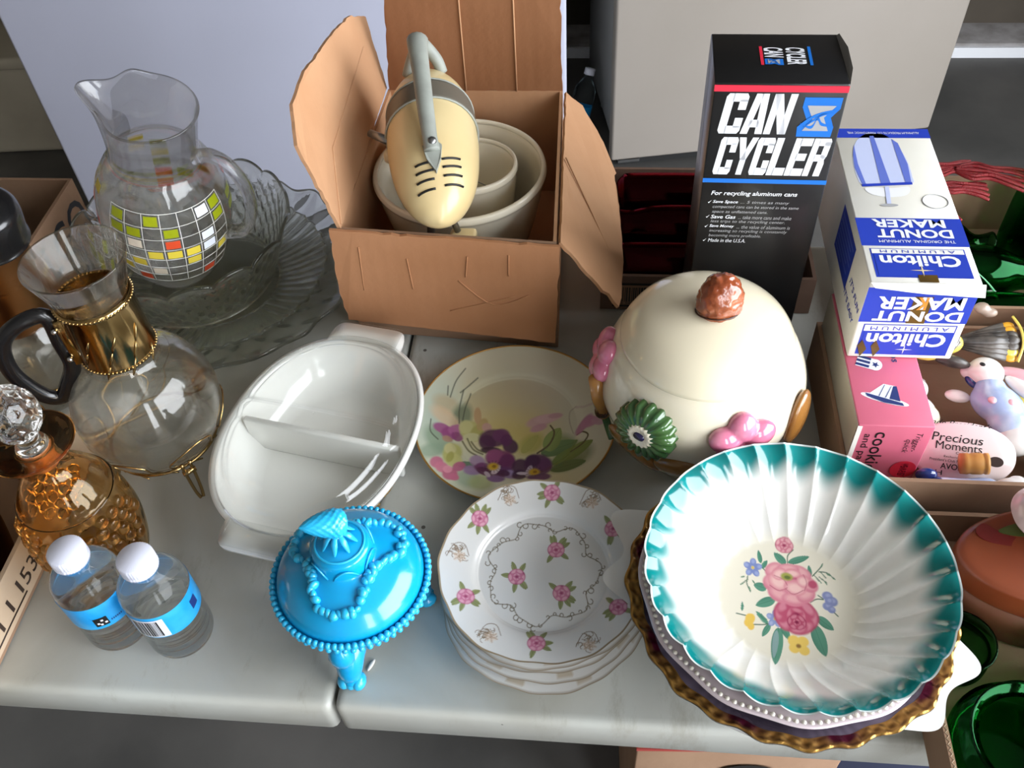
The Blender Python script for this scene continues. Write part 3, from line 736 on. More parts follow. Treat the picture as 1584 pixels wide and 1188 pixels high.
for q in np.linspace(0, 2 * PI, 160, endpoint=False):
    k_ = 1 + .09 * math.cos(7 * q + .6) - .03 * math.cos(14 * q); ring.append((597 + 272 * k_ * math.cos(q), 555 + 244 * k_ * math.sin(q)))
ring.append(ring[0])
p.stroke(ring, 3.0, (120, 108, 88), .8)
g = np.random.default_rng(5)
for k in range(0, 160, 3):
    x, y = ring[k]; a = g.uniform(0, 2 * PI); rr = g.uniform(7, 14); sg = g.choice((-1, 1))
    cx = x + rr * math.cos(a); cy = y + rr * math.sin(a)
    p.stroke([(cx + rr * math.cos(w), cy + rr * math.sin(w)) for w in np.linspace(a + PI, a + PI + sg * 4.4, 10)], 2.6, (112, 100, 78), .85)
e1 = S > .985; p.C[e1] = lin((150, 132, 106))
mesh('painted_face', V, F, M_paintchina, t, recalc=False, col=p.C)
V, F = plate_under(.0915, .017, ROSE_SC); und = mesh('underside', V, F, M_china, t)
V2, F2, S2, T2 = disc(.0915, rz, 30, 240, ROSE_SC)
col2 = np.tile(np.array(lin((222, 221, 218)), np.float32), (len(V2), 1)); col2[S2 > .985] = lin((150, 132, 106))
g = np.random.default_rng(3); pat = (np.sin(T2 * 9) > .75) & (S2 > .82) & (S2 < .95); col2[pat] = lin((196, 184, 166))
LOW = (('second small rose plate from the top of the stack', .0004, -.0016, .0200, .5), ('third small rose plate from the top of the stack', -.0006, -.0026, .0140, 1.1),
       ('fourth small rose plate down, just above the lowest', .0016, -.0080, .0074, 2.0), ('lowest small rose plate, resting on the table', .0022, -.0138, .0008, 2.9))
me_face = None
for lb, dx, dy, z, rz_ in LOW:
    t2 = thing('rose_plate', lb, 'plate', (-.0425 + dx, .4185 + dy, z), rz_, group='stack of rose plates')
    if me_face is None:
        o1 = mesh('painted_face', V2, F2, M_paintchina, t2, recalc=False, col=col2); me_face = o1.data
    else:
        link('painted_face', me_face, None, t2)
    link('underside', und.data, None, t2)

# ---- the tall stack on the right: handled plate, purple and gold plate, beaded bowl, teal bowl
SX, SY = .158, .388
BUMP = ((152, .030, 8), (177, .020, 8), (-20, .020, 8), (-46, .012, 8))
def hp_out(T):
    r = np.ones_like(T)
    for a, m_, w in BUMP:
        d = (np.degrees(T) - a + 180) % 360 - 180; r = r + (m_ / .122) * np.exp(-(d / w) ** 2)
    for a, m_, w in ((164, .010, 16), (-33, .010, 18)):
        d = (np.degrees(T) - a + 180) % 360 - 180; r = r + (m_ / .122) * np.exp(-(d / w) ** 4)
    return r
t = thing('handled_plate', 'plain white china cake plate with tab handles at the bottom of the stack', 'plate', (SX, SY, 0))
hz = fprof([(0, .012), (.5, .012), (.62, .024), (.85, .055), (1, .0625)])
V, F, S, T = disc(.122, hz, 40, 360, hp_out); mesh('plate_face', V, F, M_china, t, recalc=False)
def fn(Rr, Z, T, k): return Rr * (1 + (hp_out(T) - 1) * (Rr / .122) ** 6), Z
V, F = lathe([(0, .004), (.055, .004), (.057, .0005), (.063, .0005), (.066, .006), (.080, .0235), (.104, .0495), (.1218, .0618)], 240, fn); mesh('underside', V, F, M_china, t)

t = thing('gold_rimmed_plate', 'dark purple plate with lacy gold rim and plum blotches in the stack', 'plate', (SX - .001, SY - .002, .0217))
PSC = lambda T: 1 + .012 * np.cos(24 * T) + .008 * np.cos(8 * T)
pz = fprof([(0, .012), (.55, .012), (.7, .028), (.88, .052), (1, .059)])
M_purple = pm('purple_lustre_glaze', (255, 255, 255), 0.22, coat=.5, attr=True)
V, F, S, T = disc(.1182, lambda s: pz(s * .923), 60, 480)
g = .5 + .5 * np.sin(T * 70 + 5 * np.sin(T * 9)); n1 = .5 + .5 * np.sin(T * 5 + 1.2)
base = np.outer(1 - n1 * .8, lin((62, 54, 70))) + np.outer(n1 * .8, lin((122, 112, 132)))
col = base * (0.85 + .3 * g * (S > .82))[:, None]
mesh('glazed_face', V, F, M_purple, t, recalc=False, col=col)
M_goldp = pm('painted_gold_rim', (255, 255, 255), 0.28, metal=.75, attr=True, bump=(180, .5))
V, F, S, T = disc(.128, pz, 22, 720, PSC, s0=.915, fl=lambda Rr, Z, S, T: (Rr, Z + .0012 * np.sin(T * 72) * np.sin((S - .915) / .085 * PI) + .0014 * np.exp(-((S - .985) / .012) ** 2) + .0010))
mo = .5 + .5 * np.sin(T * 48 + 2 * np.sin(T * 11)) * np.sin(S * 130)
col = np.outer(1 - mo, lin((120, 86, 40))) + np.outer(mo, lin((206, 160, 84)))
for a in (-155, -112, -78, -40, -8, 30, 75, 120, 165):
    d = (np.degrees(T) - a + 180) % 360 - 180; w = np.exp(-(d / 6.0) ** 2 - ((S - .92) / .05) ** 2); w = np.clip(w * 1.6, 0, 1)[:, None]
    col = col * (1 - w) + np.array(lin((88, 18, 46))) * w
mesh('gold_rim', V, F, M_goldp, t, recalc=False, col=col)
def fn(Rr, Z, T, k): return Rr * (1 + (PSC(T) - 1) * (Rr / .128) ** 6), Z
V, F = lathe([(0, .002), (.05, .002), (.07, .008), (.09, .024), (.113, .046), (.1282, .0588)], 240, fn); mesh('underside', V, F, M_china, t)

t = thing('beaded_bowl', 'white bowl with a beaded pinkish rim nested under the teal bowl', 'bowl', (SX - .0030, SY - .0035, .0335))
M_pinkch = pm('pinkish_china', (206, 192, 196), 0.2, coat=.4)
BSC = lambda T: 1 + .010 * np.cos(12 * T)
def fn(Rr, Z, T, k): return Rr * (1 + (BSC(T) - 1) * np.clip(Rr / .12, 0, 1) ** 4), Z
V, F = lathe(shell(spl([(0, .002), (.05, .002), (.06, .006), (.082, .030), (.103, .054), (.1165, .062)], 4), .003), 180, fn); mesh('bowl_body', V, F, M_pinkch, t)
bm = bmesh.new()
for k in range(130):
    q = 2 * PI * k / 130; r = .1125 * (1 + .010 * math.cos(12 * q)); ellip(bm, (r * math.cos(q), r * math.sin(q), .0635), .0021, u=8, v=6)
bmobj('bead_rim', bm, pm('cream_beads', (226, 220, 208), .25, coat=.4), t, smooth=True, stuff=True)

# teal bowl
t = thing('teal_bowl', 'large fluted white bowl with teal rim and a rose bouquet inside', 'bowl', (SX + .0015, SY + .0000, .0540))
NF = 28
tz = fprof([(0, .006), (.40, .006), (.50, .0085), (.60, .016), (.75, .034), (.88, .051), (.95, .0585), (1, .0615)])
def swirl(T, S): return T + .22 * (1 - S)
def flute(Rr, Z, S, T):
    ph = swirl(T, S) * NF / 2; c = np.abs(np.sin(ph)); w = np.clip((S - .44) / .16, 0, 1)
    return Rr * (1 + .016 * (c - .6) * np.clip((S - .8) / .2, 0, 1) ** 2), Z - .0034 * w * (c ** .8 - .5)
V, F, S, T = disc(.1185, tz, 150, 28 * 26, fl=flute)
p = Paint(V[:, 0], V[:, 1], (243, 241, 236))
cen = np.clip((.56 - S) / .12, 0, 1)[:, None]; p.C = p.C * (1 - cen) + np.array(lin((238, 231, 212))) * cen
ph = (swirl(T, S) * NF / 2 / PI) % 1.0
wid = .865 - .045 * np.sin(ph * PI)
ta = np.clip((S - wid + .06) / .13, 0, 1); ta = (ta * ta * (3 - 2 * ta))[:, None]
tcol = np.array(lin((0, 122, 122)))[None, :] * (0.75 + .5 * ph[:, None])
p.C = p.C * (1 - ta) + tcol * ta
p.C[S > .990] = lin((222, 234, 232))
# bouquet, in the units of its close-up
ca, sa = math.cos(R_(7)), math.sin(R_(7)); bx_, by_ = V[:, 0] - .004, V[:, 1] + .000
xr = bx_ * ca - by_ * sa; yr = bx_ * sa + by_ * ca
p.U = 440 + xr / .0001065; p.V = 640 - yr / .000124
GR = (92, 148, 124); GD = (52, 108, 88)
for a_ in ((385, 380, 120, 40, -140), (405, 365, 175, 34, -24), (195, 400, 100, 24, -104), (205, 440, 80, 24, -62), (245, 590, 100, 42, 190), (310, 660, 155, 46, 155), (265, 845, 120, 26, 220), (280, 845, 110, 28, 120), (345, 860, 270, 56, 95), (365, 830, 120, 36, 60), (600, 800, 225, 66, 68), (625, 740, 140, 44, 32), (575, 445, 85, 22, -100), (70, 780, 70, 14, -90)):
    p.leaf(a_[0], a_[1], a_[2], a_[3], GR, rot=a_[4], vein=GD)
p.leaf(330, 880, 200, 30, (160, 178, 184), rot=95, alpha=.6)
for pts in (((400, 370), (400, 310), (440, 260)), ((590, 440), (640, 380), (660, 350)), ((640, 400), (700, 400), (750, 435)), ((600, 430), (640, 470)), ((640, 440), (695, 475)), ((650, 400), (690, 440)), ((575, 640), (620, 610), (670, 605)), ((100, 515), (95, 570), (125, 630)), ((100, 540), (60, 580)), ((30, 805), (100, 810)), ((160, 865), (230, 855), (280, 840)), ((215, 440), (240, 460)), ((630, 580), (670, 600)), ((740, 680), (775, 710))):
    p.stroke(spl(pts, 5), 5, (84, 112, 92), .9)
for a_ in ((655, 365, 40, 8, -70), (690, 405, 50, 8, 20), (730, 425, 40, 7, 30), (640, 460, 40, 7, 60), (680, 465, 40, 7, 50), (80, 520, 40, 8, 160), (135, 540, 40, 8, 50), (110, 590, 44, 8, 65), (70, 570, 36, 7, 140)):
    p.leaf(*a_[:4], (104, 140, 112), rot=a_[4])
p.rosette(370, 235, 72, (160, 66, 94), (206, 122, 140), (232, 180, 184), n=7, seed=2, sq=.8)
def five(u, v, r, c1, c2, cc):
    for k in range(5):
        a = 2 * PI * k / 5 - PI / 2; p.ell(u + r * .6 * math.cos(a), v + r * .6 * math.sin(a), r * .46, r * .36, c1, rot=math.degrees(a), soft=.2); p.ell(u + r * .75 * math.cos(a), v + r * .7 * math.sin(a), r * .24, r * .2, c2, rot=math.degrees(a), soft=.6, alpha=.7)
    p.ell(u, v, r * .18, r * .18, cc, soft=.5)
five(135, 445, 70, (126, 140, 192), (164, 176, 214), (214, 190, 110)); five(315, 800, 62, (140, 152, 196), (176, 184, 216), (200, 180, 120))
for a_ in ((700, 575, 40, 34), (735, 610, 42, 36), (700, 650, 36, 30), (730, 670, 30, 26), (710, 610, 30, 30)): p.ell(*a_, (138, 146, 190), soft=.25); p.ell(a_[0] + 6, a_[1] - 6, a_[2] * .5, a_[3] * .45, (172, 178, 212), soft=.7, alpha=.7)
for a_ in ((130, 830, 34, 40), (145, 820, 24, 30), (115, 860, 26, 28), (140, 880, 26, 28)): p.ell(*a_, (236, 196, 92), soft=.25)
for a_ in ((455, 935, 44, 40), (520, 930, 44, 36), (530, 990, 40, 34), (460, 985, 40, 34), (495, 960, 36, 36)): p.ell(*a_, (240, 204, 104), soft=.25)
p.ell(490, 965, 18, 14, (150, 112, 60), soft=.6)
# the two large roses
p.rosette(470, 755, 168, (146, 44, 80), (190, 84, 112), (216, 140, 156), n=8, seed=8, sq=.72); p.rosette(475, 800, 70, (130, 36, 70), (178, 76, 104), (210, 130, 148), n=6, seed=9, sq=.75)
p.ell(420, 530, 180, 140, (196, 104, 128), soft=.1)
for a_ in ((300, 440, 76, 60, -30), (290, 540, 76, 66, 20), (340, 620, 90, 56, 20), (450, 640, 90, 50, 0), (540, 590, 76, 60, -30), (560, 510, 76, 56, 20), (500, 430, 86, 52, 20), (400, 420, 90, 46, -10)):
    p.ell(*a_[:4], (214, 132, 148), rot=a_[4], soft=.2); p.ell(a_[0], a_[1] - 8, a_[2] * .7, a_[3] * .6, (236, 180, 182), rot=a_[4], soft=.8, alpha=.8)
for a_ in ((330, 520, 80, 70, 30), (460, 550, 84, 60, 0), (520, 490, 50, 50, 0), (340, 460, 60, 50, -20), (440, 440, 60, 34, 0)):
    p.ell(*a_[:4], (222, 146, 156), rot=a_[4], soft=.2); p.ell(a_[0], a_[1] + 4, a_[2] * .7, a_[3] * .6, (244, 204, 198), rot=a_[4], soft=.8, alpha=.85)
for pts in (((270, 560), (340, 590), (400, 560)), ((390, 570), (450, 600), (520, 560)), ((300, 480), (370, 500), (400, 540)), ((520, 440), (545, 500), (530, 560))): p.stroke(spl(pts, 5), 4, (176, 84, 108), .6)
p.ell(395, 475, 46, 30, (164, 164, 84), soft=.4); p.ell(400, 480, 24, 14, (104, 116, 60), soft=.6)
p.ell(590, 505, 34, 30, (190, 86, 112), soft=.4)
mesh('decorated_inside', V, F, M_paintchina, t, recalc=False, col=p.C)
NU = 28 * 8
def fn(Rr, Z, T, k):
    S_ = Rr / .1185; c = np.abs(np.sin(swirl(T, S_) * NF / 2))
    return Rr * (1 + .016 * (c - .6) * np.clip((S_ - .8) / .2, 0, 1) ** 2), Z - .0034 * np.clip((S_ - .44) / .16, 0, 1) * (c ** .8 - .5)
V, F = lathe([(0, .0025), (.045, .0025), (.047, .0), (.052, 0), (.054, .003), (.066, .009), (.0889, .0315), (.104, .0482), (.1126, .0562), (.1185, .0608)], NU, fn); mesh('underside', V, F, M_china, t)

# ------------------------------------------------------------------ blue milk glass covered dish
M_blue = pm('turquoise_milk_glass', (10, 158, 214), 0.2, coat=0.5, sss=0.25)
M_blue2 = pm('turquoise_milk_glass_light', (40, 174, 222), 0.25, coat=0.4, sss=0.25)
t = thing('covered_dish', 'turquoise blue milk glass candy dish with lid and footed base', 'dish', (-.197, .376, 0), R_(0))
V, F = lathe(shell(spl([(0, .026), (.030, .028), (.045, .042), (.056, .066), (.062, .080), (.0655, .084)], 5), .004), 96); base = mesh('bowl_base', V, F, M_blue, t)
def mbead(name, R, z, n, r, parent, mat):
    bm = bmesh.new()
    for k in range(n):
        q = 2 * PI * k / n; ellip(bm, (R * math.cos(q), R * math.sin(q), z), (r, r, r * 1.15), u=10, v=7)
    return bmobj(name, bm, mat, parent, smooth=True, stuff=True)
mbead('bead_rim', .0640, .0865, 76, .0029, t, M_blue2)
mbead('bead_edge', .0630, .078, 60, .0026, base, M_blue2)
for a in (-92, 30, 150):
    ca, sa = math.cos(R_(a)), math.sin(R_(a))
    f = [((.030 + r) * ca, (.030 + r) * sa, z) for r, z in ((.0, .040), (.014, .034), (.022, .022), (.024, .012), (.029, .006))]
    ft = tube('foot', spl(f, 5), np.interp(np.linspace(0, 1, 21), [0, .4, .75, 1], [.015, .012, .0085, .006]), M_blue, t, n=14)
    blob('claw', [(((.030 + .026) * ca - s * .006 * sa, (.030 + .026) * sa + s * .006 * ca, .007), (.0085, .0065, .007), (0, 0, R_(a))) for s in (-1, 0, 1)], M_blue2, ft, u=12, v=8)
    blob('leaf_cast', [((.056 * ca, .056 * sa, .055), (.010, .011, .016), (0, 0, R_(a)))], M_blue, ft, u=12, v=8)
lid = mesh('lid', *lathe(spl([(.0605, .084), (.0600, .090), (.0565, .098), (.048, .107), (.036, .1135), (.027, .1175), (.0245, .121), (.0235, .131), (.0225, .134), (.018, .1365), (.009, .139), (0, .140)], 5), 96), M_blue, t)
tube('lid_ring', [(.0195 * math.cos(q), .0195 * math.sin(q), .1362) for q in np.linspace(0, 2 * PI, 60, endpoint=False)], .0011, M_blue2, lid, n=6, closed=True)
def lid_z(r):
    return np.interp(r, [0, .0235, .0245, .027, .036, .048, .0565, .060], [.14, .131, .121, .1175, .1135, .107, .098, .090])
for k in range(6):
    q0 = 2 * PI * k / 6 - .2
    tube('arch', [((.0243 + .0008) * math.cos(q0 + u * .42), (.0243 + .0008) * math.sin(q0 + u * .42), .119 + .011 * (1 - u * u)) for u in np.linspace(-1, 1, 9)], .0008, M_blue2, lid, n=5)
# garland of fruit around the lid: deep swags
bm = bmesh.new(); g = np.random.default_rng(4)
NG = 64
for k in range(NG):
    q = 2 * PI * k / NG; r = .0385 + .0105 * math.cos(3 * q + 4.6) + .001 * math.sin(9 * q)
    for m_ in range(1 + (k % 3 == 0)):
        rr = r + g.normal(0, .0012); z = float(lid_z(rr)) + .0015; s = g.uniform(.0032, .0052)
        ellip(bm, (rr * math.cos(q), rr * math.sin(q), z), (s, s * g.uniform(.6, 1), s * .9), (0, 0, g.uniform(0, 3)), u=10, v=7)
bmobj('fruit_garland', bm, M_blue2, lid, smooth=True, stuff=True)
kn = thing_part = mesh('knob', *lathe([(0, 0), (.006, 0), (.0055, .006), (.0065, .012), (0, .013)], 20), M_blue, lid, loc=(0, 0, .138))
for k in range(8):
    q = 2 * PI * k / 8; P = [((r) * math.cos(q), (r) * math.sin(q), z) for r, z in ((.004, .150), (.009, .1475), (.013, .1415), (.015, .1385))]
    tube('petal', spl(P, 4), np.interp(np.linspace(0, 1, 13), [0, .4, 1], [.0018, .0028, .0006]), M_blue2, lid, n=8, flat=.5)
# strawberry shaped finial lying at an angle
bm = bmesh.new(); NB = 22
prof = spl([(0, -.013), (.008, -.0125), (.0112, -.006), (.0108, 0), (.0085, .009), (.0045, .018), (0, .0235)], 5)
def fn(Rr, Z, T, k): return Rr * (1 + .07 * np.sin(T * 11) * np.sin(k * 46)), Z
V, F = lathe(prof, 88, fn); bm.free()
mesh('finial', V, F, M_blue2, lid, loc=(-.004, .001, .160), rot=(R_(25), R_(-68), 0))

# ------------------------------------------------------------------ cookie jar
M_jar = pm('ivory_ceramic', (234, 224, 200), 0.14, coat=.6, var=(7, (222, 206, 176), .5, .85))
M_jlid = pm('ivory_ceramic_lid', (232, 221, 194), 0.14, coat=.6, var=(7, (220, 204, 172), .5, .85))
M_nut = pm('walnut_glaze', (132, 62, 32), 0.2, coat=.6, var=(40, (172, 98, 62), .45, .7), bump=(70, .8))
M_cookie = pm('cookie_brown_glaze', (142, 96, 44), 0.18, coat=.5, var=(16, (92, 52, 26), .42, .7), bump=(50, .3))
M_jgreen = pm('green_glaze', (66, 100, 52), 0.15, coat=.6, var=(24, (40, 78, 50), .45, .7))
M_jpink = pm('pink_glaze', (206, 112, 142), 0.15, coat=.6, var=(30, (226, 146, 168), .45, .7))
JX, JY = .097, .602
jp = spl([(0, .002), (.052, .002), (.060, .006), (.073, .03), (.088, .062), (.0955, .090), (.0940, .114), (.085, .139), (.0765, .151)], 6)
t = thing('cookie_jar', 'ivory ceramic cookie jar with nut knob and relief cookies and flowers', 'jar', (JX, JY, 0)); t.scale = (1, 1, .955)
V, F = lathe(shell(jp, .005), 96); jb = mesh('jar_body', V, F, M_jar, t)
V, F = lathe(spl([(.0765, .149), (.0780, .153), (.0765, .158), (.069, .170), (.056, .180), (.037, .1870), (.018, .1905), (0, .1915)], 6), 96); jl = mesh('lid', V, F, M_jlid, t)
nk = blob('nut_knob', [((0, 0, 0), (.0205, .0170, .0260), (0, 0, 0)), ((0, 0, -.016), (.0150, .0130, .012), None)], M_nut, jl, voxel=.0016, loc=(.006, -.002, .2020), rot=(R_(-14), R_(10), R_(12)))
tube('nut_seam', [(.0190 * math.cos(q), .0158 * math.sin(q), -.0115 + .002 * math.cos(q)) for q in np.linspace(0, 2 * PI, 40, endpoint=False)], .0008, pm('dark_brown_glaze', (58, 30, 18), .25), jl, n=6, closed=True, loc=(.006, -.002, .2020), rot=(R_(-14), R_(10), R_(12)))
tx = bpy.data.textures.new('nut_wrinkle', 'CLOUDS'); tx.noise_scale = .007; tx.noise_depth = 2
dm = nk.modifiers.new('wrinkle', 'DISPLACE'); dm.texture = tx; dm.strength = .0042; dm.mid_level = .5
def jr(z): return float(np.interp(z, jp[12:, 1], jp[12:, 0]))
def on_jar(az, z, out=0.0):
    """local frame on the jar wall: x along, y up the wall, z outwards"""
    r = jr(z); dz = .004; dr = (jr(z + dz) - jr(z - dz)) / (2 * dz)
    a = R_(az); rad = Vector((math.cos(a), math.sin(a), 0)); tn = Vector((-math.sin(a), math.cos(a), 0))
    up = (rad * dr + Vector((0, 0, 1))).normalized(); nn = tn.cross(up)
    m = Matrix((tn, up, nn)).transposed().to_4x4(); m.translation = rad * r + Vector((0, 0, z)) + nn * out
    return m
def put(o, m): o.matrix_local = m; return o
# green scalloped flower with white heart
N = 18; V = [(0, 0, .009)]; F = []
for ring, (rr, zz, am) in enumerate(((.012, .010, 0), (.021, .009, .05), (.0285, .004, .12), (.0285, -.006, .12))):
    for k in range(72):
        q = 2 * PI * k / 72; r = rr * (1 + am * (abs(math.sin(N / 2 * q)) - .5)); V.append((r * math.cos(q), r * math.sin(q), zz + (.002 * abs(math.sin(N / 2 * q)) if ring < 3 else 0)))
for k in range(72): F.append((0, 1 + k, 1 + (k + 1) % 72))
for ring in range(3):
    for k in range(72): F.append((1 + ring * 72 + k, 1 + (ring + 1) * 72 + k, 1 + (ring + 1) * 72 + (k + 1) % 72, 1 + ring * 72 + (k + 1) % 72))
fl = put(mesh('green_flower', V, F, M_jgreen, t), on_jar(-124, .110))
def fn(Rr, Z, T, k): return Rr * (1 + .08 * np.cos(T * 16)), Z
V, F = lathe(spl([(.0125, .006), (.0128, .010), (.010, .0125), (.005, .0115), (0, .011)], 3), 64, fn); mesh('flower_heart', V, F, M_jar, fl)
V, F = lathe([(.0048, .0105), (.0045, .0128), (0, .0132)], 20, lambda Rr, Z, T, k: (Rr * (1 + .2 * np.cos(T * 2)), Z)); mesh('flower_eye', V, F, pm('ink_blue_glaze', (44, 38, 76), .2, coat=.5), fl)
def pink_flower(az, z, s=1.0, n=5, ph=90):
    parts = [((.0135 * s * math.cos(R_(ph + 360 / n * k)), .0130 * s * math.sin(R_(ph + 360 / n * k)), 0), (.0140 * s, .0118 * s, .009 * s), (0, 0, R_(ph + 360 / n * k))) for k in range(n)]
    return put(blob('pink_flower', parts, M_jpink, t, u=20, v=12, voxel=.0014, sm=3), on_jar(az, z))
pink_flower(-72, .114, 1.15); pink_flower(-180, .122, 1.05, ph=60)
def cookie(az, z, ru, rv, rot=0):
    o = blob('relief_cookie', [((0, 0, 0), (ru, rv, .008), (0, 0, R_(rot)))], M_cookie, t, u=28, v=14); return put(o, on_jar(az, z))
cookie(-104, .066, .024, .017, 10); cookie(-134, .062, .032, .019, -28); cookie(-30, .098, .020, .031, -10); cookie(60, .085, .022, .02, 0)
st = put(tube('cinnamon_stick', [(0, -.028, .002), (.001, 0, .004), (-.001, .028, .003)], .0065, pm('tan_glaze', (176, 122, 62), .2, coat=.5), t, n=12), on_jar(-166, .088))
mesh('stick_end', *lathe(spl([(0, -.004), (.005, -.004), (.0072, 0), (.005, .012), (0, .014)], 3), 16), pm('dark_brown_glaze', (58, 30, 18), .25), st, loc=(0, -.024, .003), rot=(R_(-90), 0, 0))
mesh('green_stem', *tube_vf(spl([(0, -.03, .001), (.004, -.045, 0), (.012, -.055, -.001)], 5), .004, 10), M_jgreen, st)

# ------------------------------------------------------------------ divided casserole dish with glass lid
M_clear = thin('clear_glass', (.975, .98, .975), 1.5)
M_pyrex = pm('white_opal_glass', (242, 241, 236), 0.15, coat=.5, sss=.1)
CA = R_(79); cs = thing('casserole_dish', 'white oval divided casserole dish with clear glass lid', 'dish', (-.2690, .550, 0), CA)
def oval_outline(a, b, ext, tabw, n=240, pw=2.2):
    """oval with pointed lens sides and squared tabs on the two ends (local x long)"""
    out = []
    for k in range(n):
        q = 2 * PI * k / n; c, s_ = math.cos(q), math.sin(q)
        r = 1 / ((abs(c) / a) ** pw + (abs(s_) / b) ** pw) ** (1 / pw)
        x, y = r * c, r * s_
        if ext:
            # tab: box of half width tabw reaching a+ext
            rt = min((a + ext) / max(abs(c), 1e-6), tabw / max(abs(s_), 1e-6))
            rt2 = 1 / ((abs(c) / (a + ext)) ** 10 + (abs(s_) / tabw) ** 10) ** .1
            r = max(r, rt2); x, y = r * c, r * s_
        out.append((x, y))
    return np.array(out)
def stack_rings(rings, n):
    V = np.vstack([np.c_[r[0], np.full(len(r[0]), r[1])] for r in rings]); m = len(rings)
    F = [(i * n + k, i * n + (k + 1) % n, (i + 1) * n + (k + 1) % n, (i + 1) * n + k) for i in range(m - 1) for k in range(n)]
    F.append(tuple(range(n))[::-1]); F.append(tuple((m - 1) * n + k for k in range(n)))
    return V, F
O = lambda a, b: oval_outline(a, b, 0, 0)
OT = oval_outline(.1265, .0965, .018, .042)
V, F = stack_rings([(O(.088, .064), .001), (O(.097, .073), .004), (O(.115, .086), .030), (O(.123, .093), .048), (OT, .050), (OT, .0545), (O(.121, .090), .0550), (O(.119, .088), .050), (O(.111, .082), .030), (O(.093, .069), .008), (O(.083, .059), .006)], 240)
mesh('dish_body', V, F, M_pyrex, cs)
# gold leaf pattern band on the outside
bm = bmesh.new(); g = np.random.default_rng(9)
for k in range(44):
    q = R_(-150) + R_(120) * k / 44; z = .024 + g.uniform(-.012, .014); a_ = np.interp(z, [.004, .03, .048], [.097, .115, .123]); b_ = np.interp(z, [.004, .03, .048], [.073, .086, .093])
    c, s_ = math.cos(q), math.sin(q); r = 1 / ((abs(c) / a_) ** 2.2 + (abs(s_) / b_) ** 2.2) ** (1 / 2.2)
    ellip(bm, (r * c, r * s_, z), (.0035, .0012, .0016), (0, g.uniform(-.8, .8), q + PI / 2), u=8, v=6)
bmobj('gold_leaf_print', bm, pm('gold_print', (138, 108, 54), .4), cs, smooth=True, stuff=True)
# interior divider
box('divider', -.0035, .0035, -.083, .083, .006, .050, M_pyrex, cs, bev=.002)
# lid: clear shell, a low dome with a trough across the middle
def lid_rings(dz, sh):
    return [(O(.131 - sh, .100 - sh), .0555 + dz), (O(.130 - sh, .099 - sh), .0600 + dz), (O(.121 - sh, .091 - sh), .0625 + dz), (O(.114 - sh, .085 - sh), .070 + dz), (O(.104 - sh, .077 - sh), .0755 + dz), (O(.08, .058), .0775 + dz), (O(.045, .032), .0785 + dz), (O(.004, .003), .0788 + dz)]
n = 240
def trough(Vr):
    Vr = Vr.copy(); d = np.exp(-(Vr[:, 0] / .0055) ** 2); inner = np.clip((Vr[:, 2] - .062) / .008, 0, 1)
    Vr[:, 2] += .0045 * d * inner - .003 * np.exp(-((np.abs(Vr[:, 0]) - .013) / .006) ** 2) * inner
    return Vr
ks = np.linspace(0, 1, 40)
def dense_lid(dz, sh):
    L = []
    src = [(.131, .100, .0555), (.131, .100, .0590), (.127, .096, .0608), (.1215, .0915, .0620), (.118, .088, .0650), (.114, .085, .070), (.109, .081, .0738), (.100, .074, .0762), (.085, .063, .0774), (.065, .048, .0782), (.045, .033, .0786), (.025, .018, .0788), (.010, .007, .0789), (.002, .0015, .0789)]
    src = spl(src, 3)
    for a, b, z in src: L.append((O(max(a * .945 - sh, .0008), max(b * .935 - sh, .0006)), z + dz))
    return L
Lo = dense_lid(0, 0); Li = dense_lid(-.0035, .0030)
V1 = np.vstack([np.c_[r[0], np.full(n, r[1])] for r in Lo]); V2_ = np.vstack([np.c_[r[0], np.full(n, r[1])] for r in Li][::1])
V2_[:n, 2] = .0555
V1 = trough(V1); V2_ = trough(V2_ + [0, 0, .0035]) - [0, 0, .0035]
m = len(Lo); q4 = lambda off, i, k: off + i * n + k % n
F = [(q4(0, i, k), q4(0, i, k + 1), q4(0, i + 1, k + 1), q4(0, i + 1, k)) for i in range(m - 1) for k in range(n)] + [tuple(q4(0, m - 1, k) for k in range(n))]
o2 = m * n
F += [(q4(o2, i, k), q4(o2, i + 1, k), q4(o2, i + 1, k + 1), q4(o2, i, k + 1)) for i in range(m - 1) for k in range(n)] + [tuple(q4(o2, m - 1, n - 1 - k) for k in range(n))]
F += [(q4(0, 0, k), q4(o2, 0, k), q4(o2, 0, k + 1), q4(0, 0, k + 1)) for k in range(n)]
mesh('glass_lid', np.vstack([V1, V2_]), F, M_clear, cs)
# lid tabs (one at each end)
for sg in (-1, 1):
    box('lid_tab', min(sg * .116, sg * .1435), max(sg * .116, sg * .1435), -.036, .036, .0556, .0592, M_clear, cs, bev=.0015)

